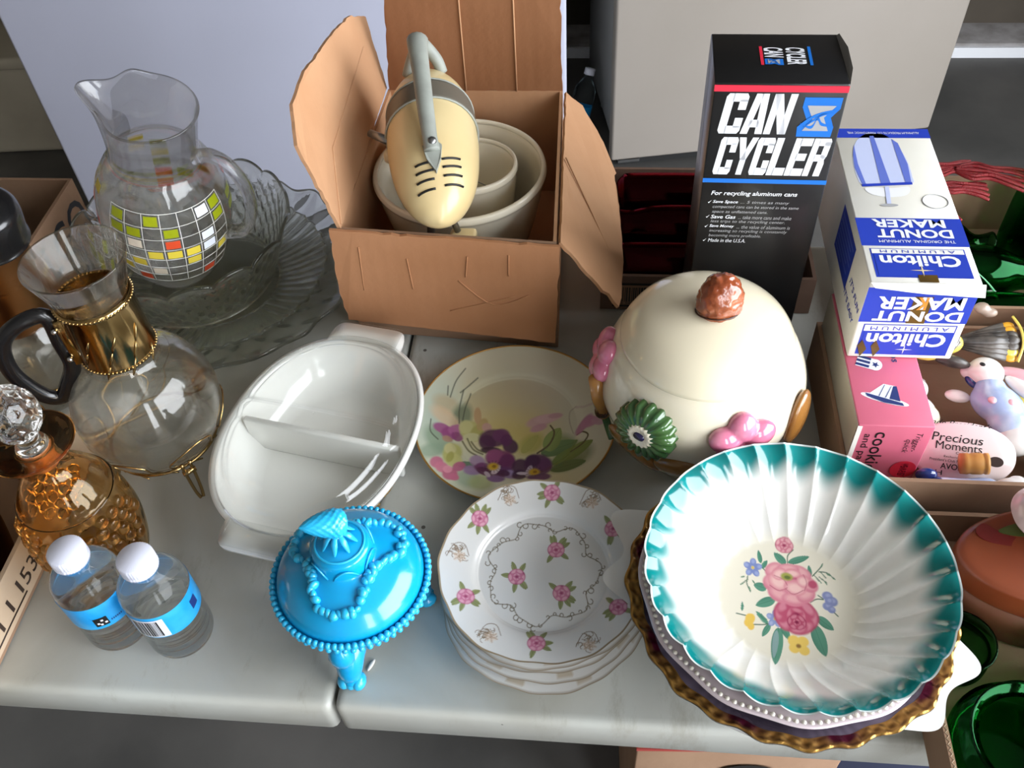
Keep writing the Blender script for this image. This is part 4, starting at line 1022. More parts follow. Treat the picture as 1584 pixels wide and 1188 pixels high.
# ------------------------------------------------------------------ two water bottles
M_water = thin('water_in_pet', (.97, .985, .99), 1.3, mixin=.7)
M_cap = pm('white_ribbed_cap', (222, 224, 240), 0.35)
M_label = pm('blue_label_film', (20, 150, 222), 0.3, var=(40, (60, 176, 236), .45, .75))
M_labelw = pm('white_label_film', (226, 228, 236), 0.3)
def bottle(label, loc, rotz, kind):
    t = thing('water_bottle', label, 'bottle', loc, rotz, group='small water bottles')
    P = [(0, .003), (.018, .001), (.024, .002), (.0272, .007)]
    for k in range(4): z = .014 + k * .0095; P += [(.0282, z), (.0270, z + .0045)]
    P += [(.0283, .052), (.0283, .078), (.0286, .082), (.0275, .092), (.0225, .101), (.0160, .108), (.0125, .112), (.0120, .1165)]
    V, F = lathe(np.vstack([spl(P, 4), [[0, .1165]]]), 64); mesh('body', V, F, M_water, t)
    def fn(Rr, Z, T, k): return Rr * (1 + .012 * np.sign(np.sin(T * 40)) * (Rr > .0138) * (Rr < .0151)), Z
    V, F = lathe([(0, .1160), (.0148, .1160), (.0150, .1185), (.0146, .1190), (.0146, .1200), (.0150, .1205), (.0148, .1290), (.0138, .1303), (0, .1305)], 120, fn); mesh('cap', V, F, M_cap, t)
    V, F = lathe([(.0289, .0500), (.0289, .0825)], 96); lb = mesh('label_band', V, F, M_label, t, recalc=False)
    def arc_patch(nm, a0, a1, z0, z1, mat, dr=.0003):
        A = np.linspace(R_(a0), R_(a1), max(3, int(abs(a1 - a0) / 3))); r = .0289 + dr
        V = [(r * math.cos(a), r * math.sin(a), z) for a in A for z in (z0, z1)]
        F = [(2 * i, 2 * i + 2, 2 * i + 3, 2 * i + 1) for i in range(len(A) - 1)]
        return mesh(nm, V, F, mat, lb, recalc=False)
    if kind == 'barcode':
        arc_patch('barcode_field', -118, -62, .0515, .0785, M_labelw)
        a = -112; g = np.random.default_rng(2)
        while a < -70:
            w = g.choice((.9, 1.6, 2.6)); arc_patch('bar', a, a + w, .0535, .0765, M_black, .0006); a += w + g.choice((1.0, 1.8, 2.4))
        arc_patch('stamp', -12, 4, .060, .072, pm('navy_print', (24, 50, 120), .4)); 
    else:
        arc_patch('emblem_field', -84, -62, .054, .066, M_black)
        for a0, z0 in ((-80, .0575), (-73, .0610), (-68, .0570), (-76, .0555)): arc_patch('emblem_dot', a0, a0 + 4, z0, z0 + .0025, M_labelw, .0006)
        arc_patch('round_logo', -22, -4, .060, .074, pm('navy_print', (24, 50, 120), .4))
        for k in range(6): arc_patch('small_print', -58 + k * 3.4, -56 + k * 3.4, .0565, .0588, pm('navy_print', (24, 50, 120), .4))
    return t
bottle('small sealed water bottle showing the emblem on its blue label, against the amber decanter', (-.4185, .3605, 0), R_(10), 'emblem')
bottle('small sealed water bottle whose blue label shows a barcode', (-.3595, .3570, 0), R_(0), 'barcode')

# ------------------------------------------------------------------ amber decanter
M_amber = glass('amber_lustre_glass', (.96, .86, .69), 0.02, 1.42, bump=(45, .2))
M_crystal = glass('cut_crystal', (.97, .97, .965), 0.0, 1.50)
M_cork = pm('cork', (196, 130, 84), .85, var=(120, (150, 92, 56), .45, .65))
t = thing('decanter', 'amber glass decanter with grape relief and crystal ball stopper', 'decanter', (-.459, .4325, 0)); t.scale = (.84, .84, 1)
dprof = spl([(0, .003), (.040, .002), (.047, .006), (.052, .02), (.057, .045), (.0575, .065), (.054, .09), (.0505, .104), (.0475, .107), (.044, .114), (.034, .128), (.023, .138), (.0185, .147), (.0180, .160), (.0195, .166)], 5)
V, F = lathe(shell(dprof, .0028), 96); db = mesh('body', V, F, M_amber, t)
V, F = lathe(spl([(.0165, .1655), (.0200, .1660), (.030, .1685), (.0405, .1720), (.0412, .1740), (.030, .1715), (.0185, .1690), (.0165, .1690)], 4), 72); mesh('collar', V, F, M_amber, t)
g = np.random.default_rng(11)
def dr_(z): return float(np.interp(z, dprof[15:, 1], dprof[15:, 0]))
rows = ((.094, -16, 3), (.083, -22, 5), (.071, -16, 5), (.059, -22, 4), (.047, -16, 3), (.035, -20, 2))
for z, a0, cnt in rows:
    for cluster in (0, 165, -105):
        for k in range(cnt):
            a = R_(a0 + cluster + (k - (cnt - 1) / 2) * 15)
            V, F = lathe(spl([(.0068, -.001), (.0062, .0022), (.0035, .0042), (0, .0048)], 3), 16)
            r = dr_(z); o = mesh('grape', V, F, M_amber, db)
            o.matrix_local = Matrix.Translation((r * math.cos(a), r * math.sin(a), z)) @ Matrix.Rotation(a, 4, 'Z') @ Matrix.Rotation(R_(90), 4, 'Y')
V, F = lathe([(0, .1475), (.0138, .1475), (.0152, .1675), (.0152, .1690), (0, .1690)], 32); mesh('cork', V, F, M_cork, t)
V, F = lathe(spl([(0, .1694), (.0145, .1694), (.0150, .174), (.0105, .178), (.0100, .184), (0, .185)], 4), 40); mesh('stopper_stem', V, F, M_crystal, t)
bm = bmesh.new(); bmesh.ops.create_icosphere(bm, subdivisions=4, radius=.0265, matrix=Matrix.Translation((0, 0, .210)))
cent = []
b2 = bmesh.new(); bmesh.ops.create_icosphere(b2, subdivisions=2, radius=1.0); cent = [v.co.normalized() for v in b2.verts]; b2.free()
for v in bm.verts:
    d = (v.co - Vector((0, 0, .210))).normalized(); m_ = max(d.dot(c) for c in cent); ang = math.acos(min(1, m_))
    v.co = Vector((0, 0, .210)) + d * (.0265 - .0030 * max(0, 1 - (ang / .25) ** 2))
bmobj('stopper_ball', bm, M_crystal, t, smooth=True)

# ------------------------------------------------------------------ carafes
M_thin = thin('thin_carafe_glass', (.978, .972, .955), 1.45, mixin=.38)
M_brass = pm('polished_brass', (178, 148, 98), 0.14, metal=1.0, bump=(24, .15))
M_copper = pm('brushed_copper', (196, 140, 92), 0.28, metal=1.0)
M_blackp = pm('black_plastic', (18, 18, 20), 0.25, coat=.3)
c1 = thing('coffee_carafe', 'glass coffee carafe with brass collar and black handle on a brass stand', 'carafe', (-.4275, .5455, 0))
cp = spl([(0, .037), (.032, .037), (.045, .042), (.060, .062), (.0675, .092), (.064, .118), (.052, .142), (.038, .155), (.0315, .164), (.0308, .180), (.0308, .228), (.0340, .246), (.0405, .266), (.0430, .274)], 6)
V, F = lathe(shell(cp, .0018), 96); cg = mesh('glass_body', V, F, M_thin, c1)
V, F = lathe(shell([(0.0318, .163), (.0330, .164), (.0326, .170), (.0322, .20), (.0326, .219), (.0330, .223), (.0318, .224)], -.0004), 72)
V, F = lathe([(.0316, .168), (.0332, .1685), (.0332, .173), (.0324, .175), (.0322, .20), (.0324, .227), (.0332, .229), (.0332, .2335), (.0316, .234)], 72); cb = mesh('collar', V, F, M_brass, c1)
for zc in (.1705, .2315):
    bm = bmesh.new()
    for k in range(60): q = 2 * PI * k / 60; ellip(bm, (.0333 * math.cos(q), .0333 * math.sin(q), zc), .0013, u=6, v=5)
    bmobj('beaded_edge', bm, M_brass, cb, smooth=True, stuff=True)
for k in range(9):
    q = R_(-110 + k * 13); z0 = .185 + .018 * math.sin(k * 2.1)
    tube('embossed_leaf', [(.0326 * math.cos(q + u * .12), .0326 * math.sin(q + u * .12), z0 + .008 * u) for u in (-1, -.4, .3, 1)], [.0004, .0014, .0014, .0004], M_brass, cb, n=6)
ha = R_(203); hx, hy = math.cos(ha), math.sin(ha)
def hpt(r, z): return (r * hx, r * hy, z)
hd = tube('handle', spl_closed([hpt(.042, .223), hpt(.066, .221), hpt(.086, .203), hpt(.091, .170), hpt(.080, .138), hpt(.066, .128), hpt(.054, .143), hpt(.043, .163), hpt(.042, .19)], 6), .0058, M_blackp, c1, n=12, closed=True, flat=1.3)
m_ = mtx_face(hpt(.0350, .170), (-hy, hx, 0), (0, 0, 1))
o = box('handle_bracket', -.009, .009, -.002, .050, -.0030, .0085, M_brass, c1, bev=.0015); o.matrix_local = m_ @ Matrix.Rotation(PI, 4, 'Y') @ Matrix.Identity(4)
for z in (.178, .212):
    for sg in (-1, 1):
        blob('rivet', [((hpt(.0390, z)[0] - sg * .0095 * hy, hpt(.0390, z)[1] + sg * .0095 * hx, z), .0028)], M_chrome, c1, u=10, v=8)
# openwork cage and legs
cagez = lambda z: float(np.interp(z, cp[14:, 1], cp[14:, 0])) + .0018
for k in range(6):
    q0 = 2 * PI * k / 6 + .25
    P = [(cagez(z) * math.cos(q0 + da), cagez(z) * math.sin(q0 + da), z) for z, da in ((.044, .30), (.055, .0), (.066, -.22), (.080, -.25), (.092, -.05), (.098, .22), (.088, .46), (.072, .50), (.058, .62), (.046, .85))]
    P = [(x, y, .040 + (z - .044) * .75) for x, y, z in P]; P = [(x * cagez(z) / math.hypot(x, y), y * cagez(z) / math.hypot(x, y), z) for x, y, z in P]
    tube('cage_wire', spl(P, 6), .0009, M_brass, c1, n=6)
tube('cage_ring', [(cagez(.046) * math.cos(q), cagez(.046) * math.sin(q), .046) for q in np.linspace(0, 2 * PI, 72, endpoint=False)], .0016, M_brass, c1, n=6, closed=True)
for a in (-48, 200, 80):
    ca, sa = math.cos(R_(a)), math.sin(R_(a))
    for sg in (-1, 1):
        P = [(r * ca - sg * w * sa, r * sa + sg * w * ca, z) for r, w, z in ((.062, .004, .060), (.061, .004, .040), (.058, .003, .012), (.059, .0015, .0018))]
        tube('leg', spl(P, 4), .0017, M_brass, c1, n=7)
    tube('leg_band', [(.0615 * ca - .0065 * sa, .0615 * sa + .0065 * ca, .047), (.0615 * ca + .0065 * sa, .0615 * sa - .0065 * ca, .047)], .0028, M_brass, c1, n=8)

c2 = thing('coffee_carafe', 'glass coffee carafe with black lid and copper neck at the table end', 'carafe', (-.613, .634, 0.004), rot=(R_(2), R_(12), 0))
P2 = spl([(0, .004), (.032, .004), (.046, .008), (.060, .028), (.0665, .058), (.062, .084), (.050, .108), (.038, .120), (.033, .128), (.0325, .150), (.0325, .20)], 5)
V, F = lathe(shell(P2, .0018), 72); mesh('glass_body', V, F, M_thin, c2)
def fn(Rr, Z, T, k): return Rr + .0004 * np.sin(Z * 1400) * ((Z > .182) & (Z < .202)), Z
V, F = lathe(np.vstack([[(.0335, .120)], np.c_[np.full(60, .0345), np.linspace(.121, .224, 60)], [(.0328, .226)]]), 64, fn); mesh('neck_collar', V, F, M_copper, c2)
V, F = lathe(spl([(0, .224), (.036, .224), (.0372, .228), (.0372, .252), (.034, .262), (.022, .267), (0, .2675)], 4), 56); mesh('lid', V, F, M_blackp, c2)
tube('gold_band', [(.0668 * math.cos(q), .0668 * math.sin(q), .066) for q in np.linspace(0, 2 * PI, 80, endpoint=False)], .0020, M_brass, c2, n=7, closed=True, flat=1.6)
tube('handle', spl([(-.034, -.02, .20), (-.07, -.04, .195), (-.085, -.05, .16), (-.06, -.035, .125)], 5), .006, M_blackp, c2, n=10)

# ------------------------------------------------------------------ stack of pressed glass and the mosaic pitcher
M_press = thin('pressed_glass', (.95, .955, .925), 1.45, mixin=.8)
GX, GY = -.455, .808
o = None
def fn(Rr, Z, T, k):
    s = np.clip(Rr / .167, 0, 1); out = k < .5
    lat = np.abs(np.sin(T * 12 + s * 9)) * np.abs(np.sin(T * 12 - s * 9))
    return Rr * (1 + .022 * np.cos(T * 18) * s ** 8), Z - np.where(out, .0022 * lat * np.clip((s - .45) / .2, 0, 1), 0) + .002 * np.cos(T * 18) * s ** 8
pp = spl([(0, .0035), (.085, .0035), (.105, .006), (.135, .016), (.160, .026), (.167, .0285)], 5)
V, F = lathe(shell(pp, .004), 288, fn); o = mesh('glass_platter', V, F, M_press, loc=(GX, GY, 0)); tag(o, 'large clear pressed glass platter with diamond pattern under the other glass', 'platter')
def fn(Rr, Z, T, k):
    s = np.clip(Rr / .134, 0, 1)
    return Rr * (1 + .012 * np.cos(T * 36) * s ** 6), Z + .0011 * np.cos(T * 60 + 6 * s) * np.clip((s - .5) / .2, 0, 1)
pp = spl([(0, .0095), (.070, .0095), (.080, .0115), (.105, .0175), (.128, .027), (.134, .0300)], 5)
V, F = lathe(shell(pp, .0035), 288, fn); o = mesh('glass_plate', V, F, M_press, loc=(GX - .004, GY - .006, 0.0008)); tag(o, 'clear fluted glass plate between the platter and the cut glass bowl', 'plate')
def fn(Rr, Z, T, k):
    s = np.clip((Z - .02) / .08, 0, 1); sc = np.abs(np.cos(T * 8)) ** .6
    star = np.abs(np.sin(T * 16 + Z * 160)) * np.abs(np.sin(T * 16 - Z * 160))
    return Rr - np.where(k < .5, .003 * star * (s > .04) * (s < .85), 0) , Z + .010 * (sc - .5) * s ** 3
pp = spl([(0, .0155), (.080, .0155), (.088, .019), (.098, .036), (.108, .06), (.117, .083), (.124, .095)], 6)
V, F = lathe(shell(pp, .0038), 320, fn); o = mesh('cut_glass_bowl', V, F, M_press, loc=(GX - .020, GY - .009, .0080)); tag(o, 'clear cut glass bowl with scalloped rim under the pitcher', 'bowl')

PX, PY, PZ = -.501, .806, .0410
t = thing('glass_pitcher', 'clear glass pitcher with colourful mosaic squares and pinched spout', 'pitcher', (PX, PY, PZ))
t.rotation_euler = Matrix.Rotation(R_(14), 3, Vector((.47, .88, 0))).to_euler()
ip = spl([(0, .003), (.038, .003), (.046, .007), (.060, .035), (.069, .075), (.0705, .100), (.0665, .130), (.056, .155), (.0470, .168), (.0450, .178), (.0455, .195), (.0485, .220), (.0510, .230)], 7)
SPA = R_(172)
def fn(Rr, Z, T, k):
    d = (T - SPA + PI) % (2 * PI) - PI; up = np.clip((Z - .183) / .047, 0, 1) ** 1.5
    sp = np.exp(-(d / .30) ** 2); wing = np.exp(-((np.abs(d) - .85) / .30) ** 2)
    return Rr + .020 * sp * up - .003 * wing * up, Z + .004 * sp * up + .009 * wing * up
V, F = lathe(shell(ip, .0030), 144, fn); mesh('glass_body', V, F, M_thin, t)
HA = R_(-8); hx, hy = math.cos(HA), math.sin(HA)
P = [(r * hx, r * hy, z) for r, z in ((.0460, .182), (.062, .190), (.082, .182), (.098, .155), (.100, .120), (.090, .092), (.0700, .080))]
tube('handle', spl(P, 7), np.interp(np.linspace(0, 1, 43), [0, .2, .7, 1], [.010, .0085, .0085, .010]), M_thin, t, n=16, flat=.75)
# printed mosaic
def ir(z): return float(np.interp(z, ip[14:, 1], ip[14:, 0]))
MC = dict(g=(150, 160, 20), w=(226, 230, 240), y=(222, 200, 70), r=(214, 78, 44), c=(226, 214, 196))
def mosaic(name, cells, a0, da, z0, dz, lines):
    bm = bmesh.new(); bl = bmesh.new(); cl = bm.loops.layers.float_color.new('Col')
    def pt(a, z, dr): r = ir(z) + dr; return (r * math.cos(R_(a)), r * math.sin(R_(a)), z)
    def quad(b, a1, a2, z1, z2, dr):
        vs = []; n_ = 4
        loopv = [pt(a1 + (a2 - a1) * i / n_, z1, dr) for i in range(n_ + 1)] + [pt(a2 - (a2 - a1) * i / n_, z2, dr) for i in range(n_ + 1)]
        return b.faces.new([b.verts.new(q) for q in loopv])
    nr = len(cells); nc = max(len(r) for r in cells)
    for i, row in enumerate(cells):
        for j, ch in enumerate(row):
            if ch in MC:
                f = quad(bm, a0 + (j + .12) * da, a0 + (j + .88) * da, z0 - (i + .85) * dz, z0 - (i + .15) * dz, .0005)
                for lp in f.loops: lp[cl] = (*lin(MC[ch]), 1)
    o = bmobj(name, bm, pm('mosaic_enamel', (255, 255, 255), .35, attr=True), t, recalc=False, stuff=True)
    if lines:
        for j in range(nc + 1):
            for i in range(nr): quad(bl, a0 + j * da - .3, a0 + j * da + .3, z0 - (i + 1) * dz, z0 - i * dz, .0004)
        for i in range(nr + 1):
            for j in range(nc): quad(bl, a0 + j * da, a0 + (j + 1) * da, z0 - i * dz - .0003, z0 - i * dz + .0003, .0004)
        bmobj('grid_print', bl, pm('white_enamel_line', (222, 222, 216), .4), t, recalc=False, stuff=True)
mosaic('mosaic_print', ['g.g..wg', 'gg.g..g', '.c.r.w.', '..yyyw.', '.y..y.y', 'y.c....', '.r...r.'], -122, 16, .144, .0152, True)
mosaic('mosaic_print', ['.r.c..y', 'g.yy.gc', 'gg.w.y.', '.g.y.g.', '..c.gr.', '.r.w.r.'], 0, 20, .146, .0150, False)
mosaic('mosaic_print', ['g.cy', '.yc.', 'c.r.', '.y.r'], 152, 17, .150, .0145, False)

# ------------------------------------------------------------------ boxes at the left end
def tray(name, label, x0, x1, y0, y1, h, mat, th=.004, loc=(0, 0, 0), cat='box', inner=None):
    t = thing(name, label, cat, loc)
    box('bottom_panel', x0, x1, y0, y1, .001, .001 + th, inner or mat, t)
    ps = [box('side_panel', x0, x1, y0, y0 + th, .001 + th, h, mat, t), box('side_panel', x0, x1, y1 - th, y1, .001 + th, h, mat, t),
          box('side_panel', x0, x0 + th, y0 + th, y1 - th, .001 + th, h, mat, t), box('side_panel', x1 - th, x1, y0 + th, y1 - th, .001 + th, h, mat, t)]
    return t, ps
lgb, ps = tray('cardboard_box', 'open brown box lettered with a large G behind the copper necked carafe', -.95, -.640, .715, .885, .100, M_card_dk)
mf = mtx_face((-.640, .730, 0), (0, 1, 0), (0, 0, 1))
text('lettering', 'LGO', .108, .048, M_black, ps[3], mf @ Matrix.Translation((.042, .034, 0)), bold=.01)
bx53, ps = tray('cardboard_box', 'tan box with handwritten numbers beside the water bottles', -.86, -.515, .285, .560, .052, M_card_tan, inner=M_card_dk)
mf = mtx_face((-.515, .285, 0), (0, 1, 0), (0, 0, 1))
text('lettering', '53', .024, .019, M_inkdk, ps[3], mf @ Matrix.Translation((.103, .014, 0)), bold=.004)
text('lettering', '1111', .062, .017, M_inkdk, ps[3], mf @ Matrix.Translation((.036, .016, 0)), bold=.0)
tube('underline', [(-.5147, .316, .012), (-.5147, .350, .0125), (-.5147, .384, .012)], .0008, M_inkdk, ps[3], n=5)
# brown glassware in that box
M_brownglass = glass('smoky_brown_glass', (.62, .46, .28), .02, 1.45)
for i, (x, y, r, h, lb) in enumerate(((-.556, .520, .030, .075, 'smoky brown glass with gold rim in the tan box, behind the decanter'), (-.575, .420, .034, .060, 'smoky brown glass in the tan box, left of the decanter'))):
    t = thing('glass_tumbler', lb, 'glass', (x, y, .0065))
    V, F = lathe(shell(spl([(0, 0), (r * .7, 0), (r * .8, .004), (r * .95, h * .6), (r, h)], 4), .002), 48); mesh('glass_body', V, F, M_brownglass, t)
    tube('gold_rim', [(r * math.cos(q), r * math.sin(q), h + .001) for q in np.linspace(0, 2 * PI, 48, endpoint=False)], .0008, M_brass, t, n=6, closed=True)
o = box('wooden_stick', -.06, .07, -.004, .004, -.003, .003, pm('orange_wood', (206, 122, 48), .5, var=(20, (180, 100, 36), .4, .7)), bev=.001, loc=(-.585, .375, .0765), rot=(0, R_(4), R_(38)))
tag(o, 'thin orange wooden stick lying across the tan box', 'stick')
t = thing('glass_jar', 'cloudy clear glass jar standing in the box lettered G', 'jar', (-.742, .836, .0060))
V, F = lathe(shell(spl([(0, 0), (.03, 0), (.036, .004), (.038, .05), (.036, .095), (.030, .108), (.031, .118)], 4), .003), 48); mesh('glass_body', V, F, glass('cloudy_glass', (.93, .95, .92), .12, 1.4), t)
V, F = lathe(spl([(0, .117), (.033, .117), (.034, .121), (.022, .130), (0, .133)], 4), 40); mesh('lid', V, F, glass('cloudy_glass'), t)

# ------------------------------------------------------------------ printed boxes
M_bk = pm('black_printed_card', (20, 20, 22), 0.35, coat=.15)
M_wh = pm('white_printed_card', (236, 234, 226), 0.5, var=(6, (222, 216, 200), .5, .85))
M_whink = pm('white_ink', (235, 237, 242), .5)
M_redink = pm('red_ink', (222, 40, 66), .5)
M_blueink = pm('blue_ink', (20, 112, 206), .5)
M_royal = pm('royal_blue_ink', (36, 62, 178), .5)
M_silver = pm('grey_ink', (168, 168, 170), .5)
# --- can crusher box
CX0, CX1, CY0, CY1, CZ = .088, .1955, .7005, .7805, .340
t = thing('can_crusher_box', 'tall black printed box with big white and red and blue lettering', 'box', (CX0, CY0, 0), R_(-1.0))
W = CX1 - CX0; D = CY1 - CY0
carton = box('carton', 0, W, 0, D, .0005, CZ, M_bk, t, bev=.0012)
mf = mtx_face((0, -.0002, 0), (1, 0, 0), (0, 0, 1))
P_ = lambda x, z: mf @ Matrix.Translation((x, z, 0))
fx = lambda x: x - CX0
patch('red_stripe', rect(.0, .3325, W, .3385), M_redink, carton, mf)
patch('blue_stripe', rect(.0, .2415, W, .2460), M_blueink, carton, mf)
GLY = {
 'C': [[(.10, 0), (.36, 0), (.36, 1), (.10, 1), (0, .92), (0, .08)], [(.30, 1), (.90, 1), (1, .92), (1, .80), (.30, .80)], [(.30, 0), (.90, 0), (1, .08), (1, .20), (.30, .20)], [(.64, .60), (1, .60), (1, .85), (.64, .85)], [(.64, .15), (1, .15), (1, .40), (.64, .40)]],
 'A': [[(0, 0), (.33, 0), (.56, 1), (.24, 1)], [(.67, 0), (1, 0), (.80, 1), (.48, 1)], [(.26, .17), (.74, .17), (.70, .36), (.30, .36)]],
 'N': [[(0, 0), (.31, 0), (.31, 1), (0, 1)], [(.69, 0), (1, 0), (1, 1), (.69, 1)], [(0, 1), (.36, 1), (1, 0), (.64, 0)]],
 'Y': [[(-.05, 1), (.33, 1), (.66, .40), (.34, .40)], [(.70, 1), (1.05, 1), (.66, .40), (.34, .40)], [(.33, 0), (.67, 0), (.67, .45), (.33, .45)]],
 'L': [[(0, 0), (.40, 0), (.40, 1), (0, 1)], [(.3, 0), (1, 0), (1, .21), (.3, .21)]],
 'E': [[(0, 0), (.38, 0), (.38, 1), (0, 1)], [(.3, 0), (1, 0), (1, .20), (.3, .20)], [(.3, .80), (1, .80), (1, 1), (.3, 1)], [(.3, .41), (.9, .41), (.9, .60), (.3, .60)]],
 'R': [[(0, 0), (.35, 0), (.35, 1), (0, 1)], [(.3, .81), (1, .81), (1, .92), (.90, 1), (.3, 1)], [(.65, .50), (.90, .46), (1, .54), (1, .92), (.65, .92)], [(.3, .40), (.90, .40), (.97, .50), (.90, .58), (.3, .58)], [(.62, 0), (1, 0), (1, .34), (.92, .46), (.62, .46)]]}
def block(word, x0, z0, w, h, gap=.055, shear=.13):
    n = len(word); cw = (w - shear * h) / (n + (n - 1) * gap); V = []; F = []
    for i, ch in enumerate(word):
        for poly in GLY[ch]:
            k = len(V)
            for x, y in poly: V.append(mf @ Vector((x0 + i * cw * (1 + gap) + x * cw + y * h * shear, z0 + y * h, .0003)))
            F.append(tuple(range(k, k + len(poly))))
    mesh('lettering', V, F, M_whink, carton, smooth=False, recalc=False)
block('CAN', .0065, .2925, .0620, .0385); block('CYCLER', .0070, .2505, .0975, .0385)
# can emblem: squeezed can with a sweeping S
def can_outline(x0, z0, w, h):
    return [(x0 + .04 * w, z0 + h), (x0 + w, z0 + h), (x0 + .99 * w, z0 + .72 * h), (x0 + .80 * w, z0 + .5 * h), (x0 + .92 * w, z0 + .25 * h), (x0 + .90 * w, z0), (x0, z0), (x0 - .02 * w, z0 + .25 * h), (x0 + .18 * w, z0 + .45 * h), (x0 + .02 * w, z0 + .75 * h)]
def emblem(par, m, x0, z0, w, h, lift=.0002):
    patch('can_emblem', can_outline(x0, z0, w, h), M_blueink, par, m, lift)
    patch('emblem_field', [(x0 + .14 * w, z0 + .80 * h), (x0 + .88 * w, z0 + .80 * h), (x0 + .62 * w, z0 + .5 * h), (x0 + .80 * w, z0 + .16 * h), (x0 + .12 * w, z0 + .16 * h), (x0 + .34 * w, z0 + .45 * h)], M_silver, par, m, lift + .0002)
    for k, (p0, p1, p2, p3) in enumerate((((.02, .30), (.30, .50), (.60, .62), (.97, .72)), ((.03, .36), (.35, .26), (.5, .55), (.86, .62)), ((.15, .25), (.45, .48), (.6, .34), (.92, .28)))):
        C_ = spl([p0, p1, p2, p3], 6); th = .045
        up = [(x0 + x * w, z0 + (y + th * math.sin(PI * i / (len(C_) - 1))) * h) for i, (x, y) in enumerate(C_)]; dn = [(x0 + x * w, z0 + (y - th * math.sin(PI * i / (len(C_) - 1)) - .003) * h) for i, (x, y) in enumerate(C_)]
        patch('emblem_swirl', up + dn[::-1], M_blueink, par, m, lift + .0004)
emblem(carton, mf, fx(.1610), .2905, .0315, .0375)
text('lettering', 'For recycling aluminum cans', .076, .0060, M_whink, carton, P_(.009, .2265), bold=.015, shear=.2)
body_lines = [('Save Space', '5 times as many', 1), ('compacted cans can be stored in the same', None, 0), ('space as unflattened cans.', None, 0), ('Save Gas', 'take more cans and make', 1), ('less trips to the recycling center.', None, 0), ('Save Money', 'the value of aluminum is', 1), ('increasing so recycling is constantly', None, 0), ('becoming more profitable.', None, 0), ('Made in the U.S.A.', None, 2)]
z = .2180
for s1, s2, k in body_lines:
    if k == 1:
        text('lettering', s1, .0225 if len(s1) < 11 else .0235, .0042, M_whink, carton, P_(.0115, z), bold=.012, shear=.2); text('lettering', '... ' + s2, .034 + .0006 * len(s2), .0040, M_silver, carton, P_(.0365, z), shear=.2)
    else:
        text('lettering', s1, .00192 * len(s1), .0042, M_silver if k == 0 else M_whink, carton, P_(.0120, z), shear=.2)
    if k: patch('check_mark', [(.0070, z + .0018), (.0080, z + .0004), (.0105, z + .0042), (.0082, z + .0018)], M_whink, carton, mf)
    z -= .0056
# top print (upside down from here)
mt = mtx_face((W, D, CZ + .0002), (-1, 0, 0), (0, -1, 0))
patch('red_bar', rect(.066, .022, .0685, .052), M_redink, carton, mt); patch('blue_bar', rect(.026, .022, .0285, .052), M_blueink, carton, mt)
mr = mt @ Matrix.Translation((.030, .024, 0)) @ Matrix.Rotation(R_(90), 4, 'Z')
text('lettering', 'CAN', .016, .016, M_whink, carton, mt @ Matrix.Translation((.0650, .024, 0)) @ Matrix.Rotation(R_(90), 4, 'Z'), bold=.03, shear=.15)
text('lettering', 'CYCLER', .027, .016, M_whink, carton, mt @ Matrix.Translation((.0470, .024, 0)) @ Matrix.Rotation(R_(90), 4, 'Z'), bold=.03, shear=.15)
emblem(carton, mt @ Matrix.Translation((.0650, .042, 0)) @ Matrix.Rotation(R_(90), 4, 'Z'), 0, 0, .010, .015)
slab('lid_flap', [(W + .0005, .002, CZ - .002), (W + .004, .02, CZ + .002), (W + .0035, .05, CZ + .004), (W + .0005, D - .002, CZ + .001), (W - .002, D - .002, CZ - .001), (W - .002, .002, CZ - .003)], (0, 0, .0008), pm('grey_board', (120, 118, 116), .7), t)
patch('side_stripe', rect(.004, .2420, .020, .2465), M_blueink, carton, mtx_face((W + .0002, 0, 0), (0, 1, 0), (0, 0, 1)))  # short blue ink stripe on the side, level with the front one

# --- donut maker box
DX0, DX1, DY0, DY1, DZ0, DZ1 = .2305, .3235, .6180, .8480, .1065, .2000
t = thing('donut_maker_box', 'worn white and royal blue donut maker carton lying on the pink box', 'box', (DX0, DY0, DZ0))
W = DX1 - DX0; D = DY1 - DY0; Hh = DZ1 - DZ0
cart = box('carton', 0, W, 0, D, 0, Hh, M_wh, t, bev=.0015)
mt = mtx_face((W, D, Hh), (-1, 0, 0), (0, -1, 0))          # text reads upside down from the viewer: origin far right, up toward the viewer
# here local x runs to the viewer's left, local y runs toward the viewer
patch('blue_band', rect(0, 0, W, .016), M_royal, cart, mt)
text('lettering', 'ALUMINUM PRODUCTS CO. MANITOWOC WIS.', .070, .0035, M_whink, cart, mt @ Matrix.Translation((.010, .006, 0)) , lift=.0005)
# drawing of the donut dispenser
def T2(px, py):  # crop coordinates -> face coordinates (x from far right corner, y toward viewer)
    return (px, py)
cap_o = [(.064, .0105), (.054, .0085), (.044, .0105), (.035, .026), (.030, .055), (.0300, .080), (.0325, .0905), (.056, .0940), (.0775, .0935), (.0815, .080), (.0815, .055), (.075, .026)]
cap_o = [(x, y) for x, y in spl_closed(cap_o, 5)]
def flipx(P): return [(W - x + .006, y) for x, y in P]
M_pale = pm('pale_blue_print', (196, 204, 236), .5); M_mid = pm('mid_blue_print', (98, 116, 200), .5)
patch('drawn_dispenser', cap_o, M_pale, cart, mt, .0002)
for P in ([(.0335, .025), (.0385, .018), (.0380, .090), (.0325, .088), (.0305, .06)], [(.055, .013), (.059, .013), (.0610, .092), (.0520, .092)], [(.0765, .028), (.0800, .045), (.0815, .066), (.0785, .092), (.0750, .092), (.0775, .06)]):
    patch('drawn_shade', P, M_mid, cart, mt, .0004)
patch('drawn_rim', [(.032, .0885), (.079, .0925), (.079, .0965), (.032, .0925)], M_royal, cart, mt, .0005)
